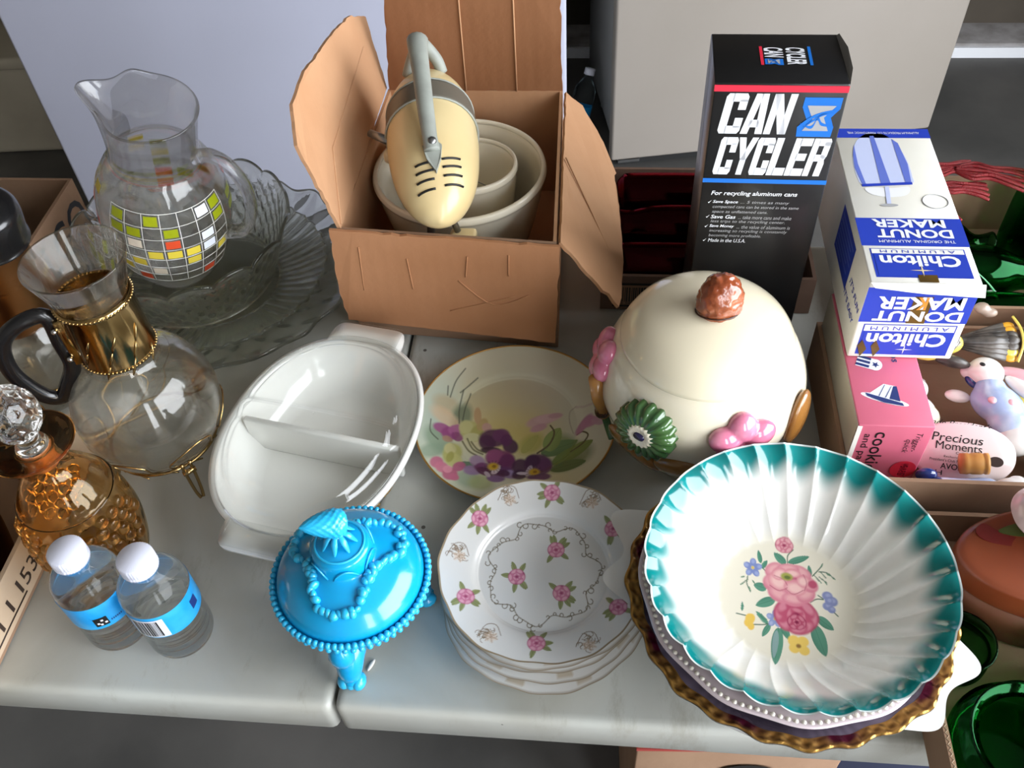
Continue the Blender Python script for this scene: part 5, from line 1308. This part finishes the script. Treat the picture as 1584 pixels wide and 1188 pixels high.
patch('drawn_base', [(x, y) for x, y in spl_closed([(.036, .096), (.052, .098), (.076, .098), (.072, .108), (.056, .112), (.040, .108)], 5)], pm('paper_white', (238, 238, 240), .5), cart, mt, .0003)
patch('drawn_stem', [(.0545, .096), (.0585, .096), (.0610, .123), (.0570, .123)], M_pale, cart, mt, .0006); patch('drawn_foot', circ2(.0590, .1245, .008, .0022), M_silver, cart, mt, .0007)
ringp = [(mt @ Vector((x, y, .0003))) for x, y in circ2(.0165, .118, .0115, .0105, 40)]
tube('drawn_ring', [tuple(v) for v in ringp], .0005, M_silver, cart, n=5, closed=True)
patch('blue_panel', rect(0, .143, W, .182), M_royal, cart, mt)
text('lettering', 'MAKER', .064, .0115, M_whink, cart, mt @ Matrix.Translation((.015, .1450, 0)), bold=.03, lift=.0005)
text('lettering', 'DONUT', .066, .0120, M_whink, cart, mt @ Matrix.Translation((.011, .1590, 0)), bold=.03, lift=.0005)
text('lettering', 'THE ORIGINAL ALUMINUM', .066, .0036, M_whink, cart, mt @ Matrix.Translation((.011, .1740, 0)), lift=.0005)
patch('logo_frame', rect(.006, .1855, W - .006, .2235), M_royal, cart, mt); patch('logo_strip', rect(.0072, .1865, W - .0072, .1925), M_wh, cart, mt, .0004); patch('logo_box', rect(.0085, .1935, W - .0085, .2225), M_royal, cart, mt, .0004)
text('lettering', 'A L U M I N U M', .064, .0038, M_royal, cart, mt @ Matrix.Translation((.0145, .1877, 0)), lift=.0006)
text('lettering', 'Chilton', .068, .0145, M_whink, cart, mt @ Matrix.Translation((.0125, .1950, 0)), bold=.03, lift=.0006)
def star(par, m, x, y, r, mat, lift):
    patch('star_print', [(x + (r if k % 2 == 0 else r * .13) * math.cos(k * PI / 4) * (1.3 if k % 4 == 0 else 1), y + (r if k % 2 == 0 else r * .13) * math.sin(k * PI / 4)) for k in range(8)], mat, par, m, lift)
M_cream = pm('cream_ink', (226, 208, 160), .5); M_tape = pm('old_brown_tape', (104, 78, 30), .3, var=(30, (60, 46, 24), .4, .7))
star(cart, mt, .047, .2145, .008, M_cream, .0007)
patch('tape_stain', rect(.036, .2200, .052, D - .0005), M_tape, cart, mt, .0006)
# near end
mfr = mtx_face((W, 0, Hh), (-1, 0, 0), (0, 0, -1))         # upside-down print on the near end
patch('blue_panel', rect(0, .006, W, .0475), M_royal, cart, mfr)
text('lettering', 'MAKER', .074, .0150, M_whink, cart, mfr @ Matrix.Translation((.008, .0160, 0)), bold=.03, lift=.0005)
text('lettering', 'DONUT', .076, .0125, M_whink, cart, mfr @ Matrix.Translation((.006, .0330, 0)), bold=.03, lift=.0005)
patch('logo_frame', rect(.006, .0500, W - .006, .0890), M_royal, cart, mfr); patch('logo_strip', rect(.0072, .0510, W - .0072, .0585), M_wh, cart, mfr, .0004); patch('logo_box', rect(.0085, .0595, W - .0085, .0880), M_royal, cart, mfr, .0004)
text('lettering', 'A L U M I N U M', .068, .0048, M_royal, cart, mfr @ Matrix.Translation((.0125, .0523, 0)), lift=.0006)
text('lettering', 'Chilton', .070, .0165, M_whink, cart, mfr @ Matrix.Translation((.0115, .0610, 0)), bold=.03, lift=.0006)
star(cart, mfr, .045, .0815, .006, M_whink, .0007)
patch('tape_stain', rect(.036, .0155, .052, .0480), M_tape, cart, mfr, .0004)
text('lettering', 'K', .009, .0150, pm('stained_orange', (214, 140, 50), .5), cart, mfr @ Matrix.Translation((.0395, .0160, 0)), bold=.03, lift=.0009)
for x0 in (.066, .078): patch('tape_stain', [(x0, .082), (x0 + .006, .070), (x0 + .009, .078), (x0 + .004, .092)], M_tape, cart, mfr, .0007)
slab('end_flap', [(0, -.0008, Hh + .0004), (W + .002, -.0008, Hh + .0004), (W + .003, -.006, Hh - .010), (W * .5, -.0055, Hh - .0075), (.004, -.0035, Hh - .0035)], (0, -.0006, .0004), M_wh, t, jit=.0003)
# left side
ml = mtx_face((0, D, 0), (0, -1, 0), (0, 0, 1))
patch('blue_panel', rect(.105, .030, .172, .080), M_royal, cart, ml)
for k in range(7):
    text('lettering', random.choice(('mix batter in dispenser', 'press the plunger', 'fry until golden brown', 'easy recipes inside')), .055, .0030, M_pale, cart, ml @ Matrix.Translation((.111, .072 - k * .006, 0)), lift=.0005) if k < 0 else patch('small_print', rect(.110, .072 - k * .006, .110 + (.057, .050, .055, .058, .046, .054, .030)[k], .0740 - k * .006), M_mid, cart, ml, .0005)
text('lettering', "IT'S EASY", .046, .0075, M_royal, cart, ml @ Matrix.Translation((.172, .028, 0)) , bold=.01, shear=.2, lift=.0004)
text('lettering', "IT'S FUN", .044, .0075, M_royal, cart, ml @ Matrix.Translation((.180, .048, 0)) , bold=.01, shear=.2, lift=.0004)

# ------------------------------------------------------------------ figurine tray with the pink box in it
tr, ps = tray('cardboard_tray', 'brown cardboard tray holding ceramic figurines and the pink box', .2240, .515, .5000, .7100, .060, M_card_dk)
for p_ in (ps[0],): p_.scale = (1, 1, 1.25)
KX0, KX1, KY0, KY1 = .2285, .2945, .5370, .7050
t = thing('pink_box', 'bright pink printed cookie press box standing in the figurine tray', 'box', (KX0, KY0, .0055))
W = KX1 - KX0; D = KY1 - KY0; Hh = .1055 - .0055
M_pk = pm('pink_printed_card', (208, 104, 128), .5, var=(9, (202, 96, 120), .45, .8)); M_navy = pm('navy_ink', (26, 46, 104), .5)
M_greyc = pm('grey_board_side', (176, 168, 152), .7)
cart = box('carton', .0006, W, 0, D, 0, Hh, M_pk, t, bev=.0012)
box('plain_side', 0, .0008, .001, D, .001, Hh - .001, M_greyc, t)
slab('tuck_flap', [(0, -.0005, Hh - .001), (.004, -.0005, Hh - .001), (.004, -.001, .012), (0, -.001, .012)], (0, -.0008, 0), M_wh, t)
mt = mtx_face((0, 0, Hh), (1, 0, 0), (0, 1, 0))
def slantcone(x, y, s, m, rot):
    mm = m @ Matrix.Translation((x, y, 0)) @ Matrix.Rotation(R_(rot), 4, 'Z')
    patch('drawn_tip', [(-.017 * s, -.006 * s), (-.006 * s, .011 * s), (.006 * s, .012 * s), (.012 * s, -.006 * s)], M_whink, cart, mm, .0003)
    patch('drawn_tip_shade', [(.002 * s, -.006 * s), (.003 * s, .011 * s), (.006 * s, .012 * s), (.012 * s, -.006 * s)], M_navy, cart, mm, .0005)
    patch('drawn_brim', circ2(-.002 * s, -.008 * s, .022 * s, .0045 * s), M_whink, cart, mm, .0002); patch('drawn_brim_shade', [(-.020 * s, -.006 * s), (.014 * s, -.0075 * s), (.016 * s, -.0105 * s), (-.002 * s, -.0125 * s), (-.018 * s, -.0095 * s)], M_navy, cart, mm, .0006)
    for k in (-.008, -.002): patch('drawn_line', [(k * s, -.006 * s), ((k + .003) * s, .010 * s), ((k + .0036) * s, .010 * s), ((k + .0008) * s, -.006 * s)], M_navy, cart, mm, .0007)
slantcone(.032, .037, .95, mt, -18)
mm = mt @ Matrix.Translation((.021, .074, 0)) @ Matrix.Rotation(R_(-20), 4, 'Z')
patch('drawn_ring_tip', rect(-.011, -.007, .006, .007), M_whink, cart, mm, .0003); patch('drawn_ring_face', circ2(.006, 0, .006, .0072), M_whink, cart, mm, .0004)
for y in (-.006, -.001, .004): patch('drawn_stripe', rect(-.011, y, .001, y + .003), M_navy, cart, mm, .0005)
star5 = [(.006 + (.0036 if k % 2 == 0 else .0015) * math.cos(k * PI / 5), (.0040 if k % 2 == 0 else .0017) * math.sin(k * PI / 5)) for k in range(10)]
patch('drawn_star', star5, M_navy, cart, mm, .0006)
text('lettering', 'tips', .018, .0085, M_navy, cart, mt @ Matrix.Translation((.040, .094, 0)) @ Matrix.Rotation(R_(-90), 4, 'Z'), bold=.012)
mf = mtx_face((0, -.0002, 0), (1, 0, 0), (0, 0, 1))
def vtext(s, x, ztop, length, hgt, mat, bold=0, shear=0):
    text('lettering', s, length, hgt, mat, cart, mf @ Matrix.Translation((x, ztop, 0)) @ Matrix.Rotation(R_(-90), 4, 'Z'), bold=bold, shear=shear)
vtext('cookie', .0175, .091, .056, .0125, M_inkdk if False else M_black, .004)
vtext('and pastry', .0065, .088, .060, .0085, M_black, .0)
vtext('Trigger-', .0510, .091, .026, .0070, M_black, 0, .25); vtext('quick', .0440, .082, .019, .0070, M_black, 0, .25)
patch('red_disc', circ2(.0535, .038, .0115, .0125), M_redink, cart, mf, .0003)
vtext('WEAR-EVER', .0505, .047, .019, .0065, M_whink, .02)

# figurines
M_por = pm('white_porcelain', (238, 234, 230), .12, coat=.6); M_porb = pm('pale_blue_porcelain', (164, 184, 222), .15, coat=.6, var=(40, (206, 214, 234), .45, .7))
M_porp = pm('pink_porcelain', (228, 176, 184), .15, coat=.5); M_pory = pm('yellow_glaze', (226, 206, 96), .2, coat=.5); M_cob = pm('cobalt_glaze', (34, 52, 118), .15, coat=.6)
fl0 = .0055
t = thing('oval_plaque', 'white oval ceramic plaque base printed with lettering in the figurine tray', 'figurine', (.3445, .5665, .0325), rot=(R_(38), R_(-6), R_(-12)))
V, F = stack_rings([(O(.0425, .026), -.010), (O(.0455, .029), -.007), (O(.0455, .029), .004), (O(.043, .0265), .0065)], 240); pl = mesh('plaque_base', V, F, pm('pinkish_white_glaze', (232, 216, 214), .2, coat=.4), t)
m_ = Matrix.Translation((0, 0, .0066))
text('lettering', 'Precious', .044, .0080, M_black, pl, m_ @ Matrix.Translation((-.028, .0090, 0)), shear=.1); text('lettering', 'Moments', .040, .0075, M_black, pl, m_ @ Matrix.Translation((-.024, .0015, 0)))
text('lettering', 'Collection', .018, .0025, M_black, pl, m_ @ Matrix.Translation((-.006, -.0020, 0))); text('lettering', 'Exclusively for', .022, .0025, M_black, pl, m_ @ Matrix.Translation((-.016, -.0065, 0)))
text('lettering', "President's Club Members", .036, .0026, M_black, pl, m_ @ Matrix.Translation((-.028, -.0100, 0))); text('lettering', 'AVON', .020, .0055, M_black, pl, m_ @ Matrix.Translation((-.018, -.0170, 0)), bold=.01)
text('lettering', 'H', .006, .0045, M_black, pl, m_ @ Matrix.Translation((-.022, -.0230, 0)))
patch('drain_hole', circ2(.0285, -.0045, .0065, .0048), pm('dark_hole', (60, 46, 42), .8), pl, m_, .0004)
text('lettering', "I made President's", .062, .0065, M_black, pl, Matrix.Translation((-.040, .0265, .0)) @ Matrix.Rotation(R_(35), 4, 'X') @ Matrix.Translation((0, 0, .004)), shear=.3)

t = thing('bunny_figurine', 'porcelain bunny in a pale blue jacket lying in the figurine tray', 'figurine', (.3845, .6245, .034), rot=(R_(10), 0, R_(-38)))
blob('head', [((-.020, .020, .018), (.0175, .0150, .0150)), ((-.034, .016, .013), (.0085, .0080, .0080))], M_por, t, voxel=.0017)
blob('jacket', [((.004, .000, .008), (.026, .019, .019)), ((-.008, .008, .014), (.015, .014, .013)), ((.022, -.010, .004), (.020, .019, .016))], M_porb, t, voxel=.0019)
blob('skirt', [((.034, -.018, .000), (.019, .021, .016)), ((.022, -.024, -.008), (.018, .012, .012))], M_por, t, voxel=.0019)
blob('ear', [((.010, .034, .020), (.024, .0072, .0062), (0, 0, R_(14)))], M_porp, t); blob('ear', [((.018, .020, .020), (.022, .0072, .0060), (0, 0, R_(-12)))], M_por, t)
blob('scarf', [((-.026, .007, .012), (.0085, .0042, .0048), (0, 0, R_(-20)))], M_cob, t); blob('eye', [((-.025, .017, .0315), (.0030, .0020, .0016))], M_black, t)
blob('arm', [((-.030, -.010, .004), (.012, .0065, .006), (0, 0, R_(20)))], M_por, t); blob('flower_print', [((.000, -.010, .0245), (.0040, .0038, .0026)), ((.014, -.002, .0235), (.0042, .0034, .0026))], M_porp, t, stuff=True)
t = thing('bear_figurine', 'small white porcelain bear figurine next to the pink box', 'figurine', (.3145, .6255, .024), rot=(0, 0, R_(10)))
blob('body', [((0, -.008, .004), (.017, .020, .016)), ((.002, .016, .012), (.0145, .013, .0125)), ((.012, .024, .012), (.006, .005, .005)), ((-.010, .025, .014), (.005, .005, .005))], M_por, t, voxel=.0018)
blob('dress', [((0, -.014, .003), (.0185, .015, .0165))], pm('cream_porcelain', (236, 230, 204), .15, coat=.5), t)
t = thing('spool_figurine', 'porcelain clown arm figurine with a yellow disc in the figurine tray', 'figurine', (.430, .628, .034))
V, F = lathe(spl([(0, -.004), (.013, -.004), (.0145, 0), (.013, .004), (.002, .0045), (0, .004)], 3), 32); mesh('yellow_disc', V, F, M_pory, t, loc=(-.008, .004, .010), rot=(R_(30), R_(-10), 0)); blob('disc_hole', [((-.008, .003, .0145), (.0018, .0018, .0012))], M_black, t)
blob('arm', [((.014, .000, .004), (.016, .009, .008)), ((.026, -.004, .000), (.014, .012, .012))], M_por, t, voxel=.0018); blob('cuff', [((.006, -.010, .003), (.009, .008, .007))], M_porp, t); blob('sleeve', [((.002, -.022, -.002), (.016, .014, .013))], pm('maroon_glaze', (112, 26, 44), .25, coat=.4), t)
t = thing('vase_figurine', 'green and white ceramic vase figurine at the edge of the tray', 'figurine', (.424, .551, .024))
blob('body', [((0, 0, 0), (.022, .026, .016)), ((.008, .022, .004), (.014, .018, .013))], pm('pale_green_glaze', (196, 206, 172), .15, coat=.5, var=(30, (236, 232, 214), .45, .6)), t, voxel=.002)
t = thing('cork_bottle', 'blue and white ceramic bottle with a cork lying along the tray wall', 'bottle', (.338, .5235, .030), rot=(0, 0, R_(2)))
V, F = lathe(spl([(0, -.034), (.010, -.033), (.0135, -.024), (.0125, .0), (.0135, .020), (.0085, .030), (0, .032)], 4), 32); mesh('body', V, F, M_porb, t, rot=(0, R_(90), 0), loc=(0, 0, 0))
blob('painted_patch', [((-.026, 0, .004), (.008, .0135, .011)), ((-.034, .012, .010), (.010, .006, .007))], M_cob, t, stuff=True)
blob('foot', [((.038, .000, .004), (.015, .011, .012)), ((.046, .004, .004), (.010, .010, .011))], M_por, t, voxel=.0018); blob('toe_patch', [((.030, -.004, .012), (.004, .006, .004))], M_cob, t)
V, F = lathe([(0, -.012), (.0095, -.012), (.0100, -.006), (.0093, -.004), (.0100, -.002), (.0100, .006), (.0092, .008), (.0100, .009), (.0100, .012), (0, .012)], 28); mesh('cork', V, F, pm('amber_cork', (198, 142, 72), .5), t, loc=(.010, .022, .014), rot=(0, R_(82), R_(-6)))
# bird on a trunk
t = thing('bird_figurine', 'ceramic bird with black and yellow fan tail on a grey trunk', 'figurine', (.377, .6790, .070), rot=(R_(26), 0, 0))
M_tail = pm('charcoal_glaze', (52, 48, 46), .3, var=(60, (92, 86, 80), .4, .6)); 
for k in range(7):
    a = R_(-13 + k * 4.4); P = [(-.030 + s_ * .058 * math.cos(a), -.002 + s_ * .058 * math.sin(a) * 1.3, .004 - .002 * abs(k - 3) + .006 * s_) for s_ in (0, .3, .6, .9)]
    o = tube('tail_feather', P, [.0032, .0042, .0050, .0050], M_tail, t, n=8, flat=.5)
    q = P[-1]; blob('feather_tip', [((q[0] + .003, q[1], q[2]), (.0075, .0052, .0028), (0, 0, a))], pm('orange_yellow_glaze', (222, 160, 50), .25) if k in (0, 5, 6) else M_pory if k == 1 else M_tail, o)
tube('tail_edge', spl([(.030, -.023, .006), (.035, -.006, .010), (.034, .010, .010), (.029, .024, .006)], 5), .0014, M_pory, t, n=7)
blob('body', [((-.036, -.004, .002), (.018, .012, .012)), ((-.052, -.008, .0), (.020, .014, .012))], M_pory, t, voxel=.0018)
for k in range(3): tube('wing_stripe', spl([(-.050 + k * .004, -.020 + k * .003, .008), (-.036 + k * .003, -.016 + k * .004, .014), (-.026, -.006 + k * .004, .012)], 4), .0018, M_por if k % 2 else M_tail, t, n=6)
blob('wing_tip', [((-.030, -.022, .000), (.018, .006, .008), (0, 0, R_(-15)))], M_tail, t); blob('beak', [((-.002, .030, .012), (.008, .006, .006)), ((.006, .026, .010), (.008, .005, .005))], pm('taupe_glaze', (150, 132, 118), .3), t, voxel=.0016)
blob('trunk', [((.056, .000, .002), (.022, .020, .018)), ((.074, .012, .006), (.024, .022, .020)), ((.080, -.014, .000), (.022, .022, .018))], pm('grey_bark_glaze', (122, 112, 98), .5, var=(40, (84, 76, 66), .4, .65), bump=(120, .9)), t, voxel=.0022)
for fx_, fy_ in ((.060, .022), (.068, .000)):
    parts = [((fx_ + .005 * math.cos(q), fy_ + .005 * math.sin(q), .024), (.0042, .0026, .0028), (0, 0, q)) for q in np.linspace(0, 2 * PI, 8, endpoint=False)] + [((fx_, fy_, .027), .0034)]
    blob('green_flower', parts, pm('mint_glaze', (140, 186, 140), .3), t, voxel=.0011, sm=1)

# ------------------------------------------------------------------ back tray with green glass and red cord
tr2, ps2 = tray('cardboard_tray', 'brown cardboard tray of green glassware behind the figurine tray', .3280, .560, .7150, .9360, .080, M_card_dk)
M_grn = glass('emerald_glass', (.20, .64, .32), .0, 1.42); M_grnpaint = pm('pale_green_enamel', (120, 206, 150), .4); M_frost = pm('white_frost_enamel', (214, 224, 220), .4)
def vase(label, loc, rot, L, r, neck=.6, mat=None, decor=False):
    t = thing('green_vase', label, 'vase', loc, rot=rot)
    P = spl([(0, 0), (r * .8, 0), (r * .95, .004), (r, L * .25), (r * .98, L * .6), (r * neck, L * .82), (r * (neck + .12), L)], 5)
    V, F = lathe(shell(P, .0022), 56); mesh('glass_body', V, F, mat or M_grn, t)
    if decor:
        rr = lambda z: float(np.interp(z, P[8:, 1], P[8:, 0])) + .0006
        for k, (a0, z0, a1, z1, dk) in enumerate(((-160, .03, -60, .07, 0), (-150, .045, -50, .08, 0), (-140, .06, -40, .10, 1), (-165, .05, -75, .055, 0), (-130, .02, -30, .05, 1))):
            A = np.linspace(0, 1, 10); tube('leaf_stroke', [(rr(z0 + (z1 - z0) * u) * math.cos(R_(a0 + (a1 - a0) * u)), rr(z0 + (z1 - z0) * u) * math.sin(R_(a0 + (a1 - a0) * u)), z0 + (z1 - z0) * u + .008 * math.sin(u * PI)) for u in A], np.interp(A, [0, .6, 1], [.0003, .0014, .0004]), M_grnpaint if dk else M_frost, t, n=6)
        for k, (a, z, c_) in enumerate(((-96, .035, 0), (-80, .048, 1), (-104, .06, 1), (-70, .07, 1), (-88, .085, 0), (-60, .055, 1))):
            blob('bud_print', [((rr(z) * math.cos(R_(a)), rr(z) * math.sin(R_(a)), z), (.0030, .0030, .0062), (0, .3, R_(a)))], M_frost if c_ == 0 else M_grnpaint, t, u=10, v=8)
    return t
vase('green glass vase with painted white buds lying in the back tray', (.335, .8105, .043), (0, R_(90), 0), .150, .030, decor=True)
vase('plain green glass tumbler lying along the near wall of the back tray', (.334, .7485, .034), (0, R_(90), R_(1)), .165, .0275, neck=.9)
vase('green glass vase standing by the red cord in the back tray', (.492, .884, .010), (R_(-4), R_(4), 0), .135, .036, neck=.55)
vase('dark green bottle lying under the red cord', (.335, .8685, .036), (0, R_(90), 0), .108, .026, neck=.4, mat=glass('bottle_green_glass', (.25, .52, .30), .0, 1.42))
M_cord = pm('red_twisted_cord', (128, 5, 16), .45, bump=(900, .8))
t = thing('cord_bundle', 'bundle of glossy red twisted cord on the green glass', 'cord', (.392, .884, .072))
g = np.random.default_rng(21)
def coil(cx, cy, L, w, n, ang, z0):
    for k in range(n):
        s = (k - (n - 1) / 2); c, s_ = math.cos(R_(ang)), math.sin(R_(ang))
        P = [(-L, .15 * s * w), (-L * .5, s * w * .9), (0, s * w * .6), (L * .6, s * w), (L, s * w * 1.1)]
        P = [(cx + x * c - y * s_, cy + x * s_ + y * c, z0 + .004 * math.cos(x / L * 1.4) + g.uniform(-.001, .001) + .0015 * (k % 2)) for x, y in P]
        tube('strand', spl(P, 5), .0019, M_cord, t, n=7)
coil(-.004, .030, .028, .0042, 7, 8, .030); coil(.034, .016, .036, .0046, 8, -16, .034); coil(.004, .000, .026, .0040, 7, -6, .026); coil(-.018, -.032, .016, .0036, 5, -70, .018)
o = tube('gold_ring', [(.517 + .012 * math.cos(q), .8455 + .006 * math.sin(q), .098 + .004 * math.sin(q)) for q in np.linspace(0, 2 * PI, 30, endpoint=False)], .0024, pm('yellow_gold', (214, 178, 60), .3, metal=.4), n=8, closed=True); tag(o, 'small yellow ring hanging on the standing green vase', 'ring')

# ------------------------------------------------------------------ near box: round wooden box, pink dish, green glass
nb, ps3 = tray('cardboard_box', 'brown corrugated box of green glass at the table corner', .2660, .560, .2200, .4900, .046, M_card_dk)
# fluting visible along the cut edge of the near wall
P = []
for k in range(120): P.append((.2668 + (.0022 if k % 2 else .0), .224 + k * .00222, .0463))
tube('fluting', P, .00035, M_card_tan, ps3[2], n=4)
M_wood = pm('orange_lacquered_wood', (126, 60, 32), .35, coat=.3, var=(8, (98, 42, 26), .4, .75)); M_woodd = pm('brown_wood_side', (112, 66, 44), .45, var=(10, (86, 48, 34), .4, .7))
t = thing('oval_wooden_box', 'oval painted wooden box with an orange brown lid in the corner box', 'box', (.4190, .4290, .0058))
V, F = lathe([(0, 0), (.118, 0), (.120, .002), (.120, .046), (0, .046)], 96); V[:, 1] *= .44; mesh('box_body', V, F, M_woodd, t)
V, F = lathe(spl([(.1205, .046), (.1220, .048), (.1220, .066), (.1190, .071), (.105, .0735), (.05, .0755), (0, .076)], 4), 96); V[:, 1] *= .44; ld = mesh('lid', V, F, M_wood, t)
o = slab('painted_leaf', [(x, y * .44, .0742) for x, y in spl_closed([(-.086, .046), (-.066, .066), (-.034, .066), (-.016, .050), (-.040, .038), (-.070, .036)], 5)], (0, 0, .0008), pm('moss_green_paint', (70, 84, 36), .4), ld)
o = slab('painted_petal', [(x, y * .44, .0738) for x, y in spl_closed([(-.104, .040), (-.096, .062), (-.084, .044), (-.066, .030), (-.040, .030), (-.004, .030), (.004, .006), (-.040, .006), (-.090, .018)], 5)], (0, 0, .0008), pm('dark_red_paint', (104, 30, 26), .4), ld)
slab('painted_petal', [(x, y * .44, .0744) for x, y in spl_closed([(-.040, .020), (-.020, .050), (.004, .044), (-.008, .024), (-.030, .028)], 5)], (0, 0, .0008), pm('ochre_paint', (150, 104, 48), .4), ld)
t = thing('shell_dish', 'pale pink oval ceramic dish resting on the wooden lid', 'dish', (.386, .450, .0826))
V, F = stack_rings([(O(.020, .014), 0), (O(.030, .020), .003), (O(.048, .032), .018), (O(.050, .034), .022), (O(.040, .026), .032), (O(.018, .012), .038), (O(.004, .003), .039)], 240); mesh('shell_body', V, F, pm('pale_pink_glaze', (232, 208, 206), .2, coat=.4), t)
V, F = stack_rings([(O(.019, .013), -.0005), (O(.020, .014), .0005), (O(.019, .013), .0012)], 240); mesh('foot_ring', V, F, M_por, t)
vase('large round shouldered green glass jar in the corner box', (.3290, .2860, .0062), (0, 0, R_(8)), .046, .0550, neck=.72)
vase('dark green glass tumbler at the bottom edge of the corner box', (.4420, .2680, .0062), (0, 0, 0), .060, .040, neck=.9, mat=glass('bottle_green_glass'))
vase('green glass goblet behind the jar in the corner box', (.2985, .3690, .0062), (0, 0, 0), .036, .026, neck=.9, mat=glass('bottle_green_glass'))

vase('deep green glass tumbler standing against the wooden box in the corner box', (.3900, .3420, .0062), (0, 0, 0), .055, .0265, neck=.95)

# ------------------------------------------------------------------ red glass tray behind the cookie jar
rt, ps4 = tray('cardboard_tray', 'brown cardboard tray of ruby glass behind the cookie jar', .0000, .235, .7830, .9850, .052, card('dim_brown_cardboard', (116, 92, 78), (100, 78, 66), .5))
M_ruby = glass('ruby_glass', (.50, .07, .10), .0, 1.45)
def ruby(label, loc, rot, L, r):
    t = thing('ruby_vase', label, 'vase', loc, rot=rot)
    P = spl([(0, 0), (r * .5, .001), (r * .85, .008), (r, .025), (r, L * .7), (r * .8, L * .9), (r * .85, L)], 5); V, F = lathe(shell(P, .0025), 48); mesh('glass_body', V, F, M_ruby, t)
    tube('rim', [(r * .84 * math.cos(q), r * .84 * math.sin(q), L) for q in np.linspace(0, 2 * PI, 40, endpoint=False)], .0016, M_ruby, t, n=6, closed=True)
ruby('ruby glass vase nearest the appliance in the brown tray', (.014, .945, .036), (0, R_(90), 0), .185, .030)
ruby('ruby glass vase in the middle of the brown tray', (.1955, .8815, .037), (0, R_(-90), 0), .180, .031)
ruby('ruby glass vase along the near wall of the brown tray', (.010, .8185, .0355), (0, R_(90), 0), .185, .029)
mf = mtx_face((0, .7828, 0), (1, 0, 0), (0, 0, 1))
patch('label_frame', rect(.014, .006, .100, .042), M_black, ps4[0], mf, .0004); patch('label_field', rect(.017, .009, .078, .039), M_card_dk, ps4[0], mf, .0006)
x = .022; g = np.random.default_rng(8)
while x < .072:
    w = g.choice((.0008, .0014, .0022)); patch('bar', rect(x, .014, x + w, .036), M_black, ps4[0], mf, .0008); x += w + g.choice((.0009, .0016))
text('lettering', '0 50736 40053', .048, .0032, M_black, ps4[0], mf @ Matrix.Translation((.022, .0100, 0)), lift=.0008)

# small chip of debris on the table
o = blob('paper_flake', [((0, 0, .0014), (.0018, .0062, .0012), (0, 0, R_(-22)))], pm('flake', (206, 204, 196), .6), u=12, v=8, loc=(-.1865, .337, 0)); tag(o, 'tiny pale flake of debris on the table beside the blue dish', 'debris')
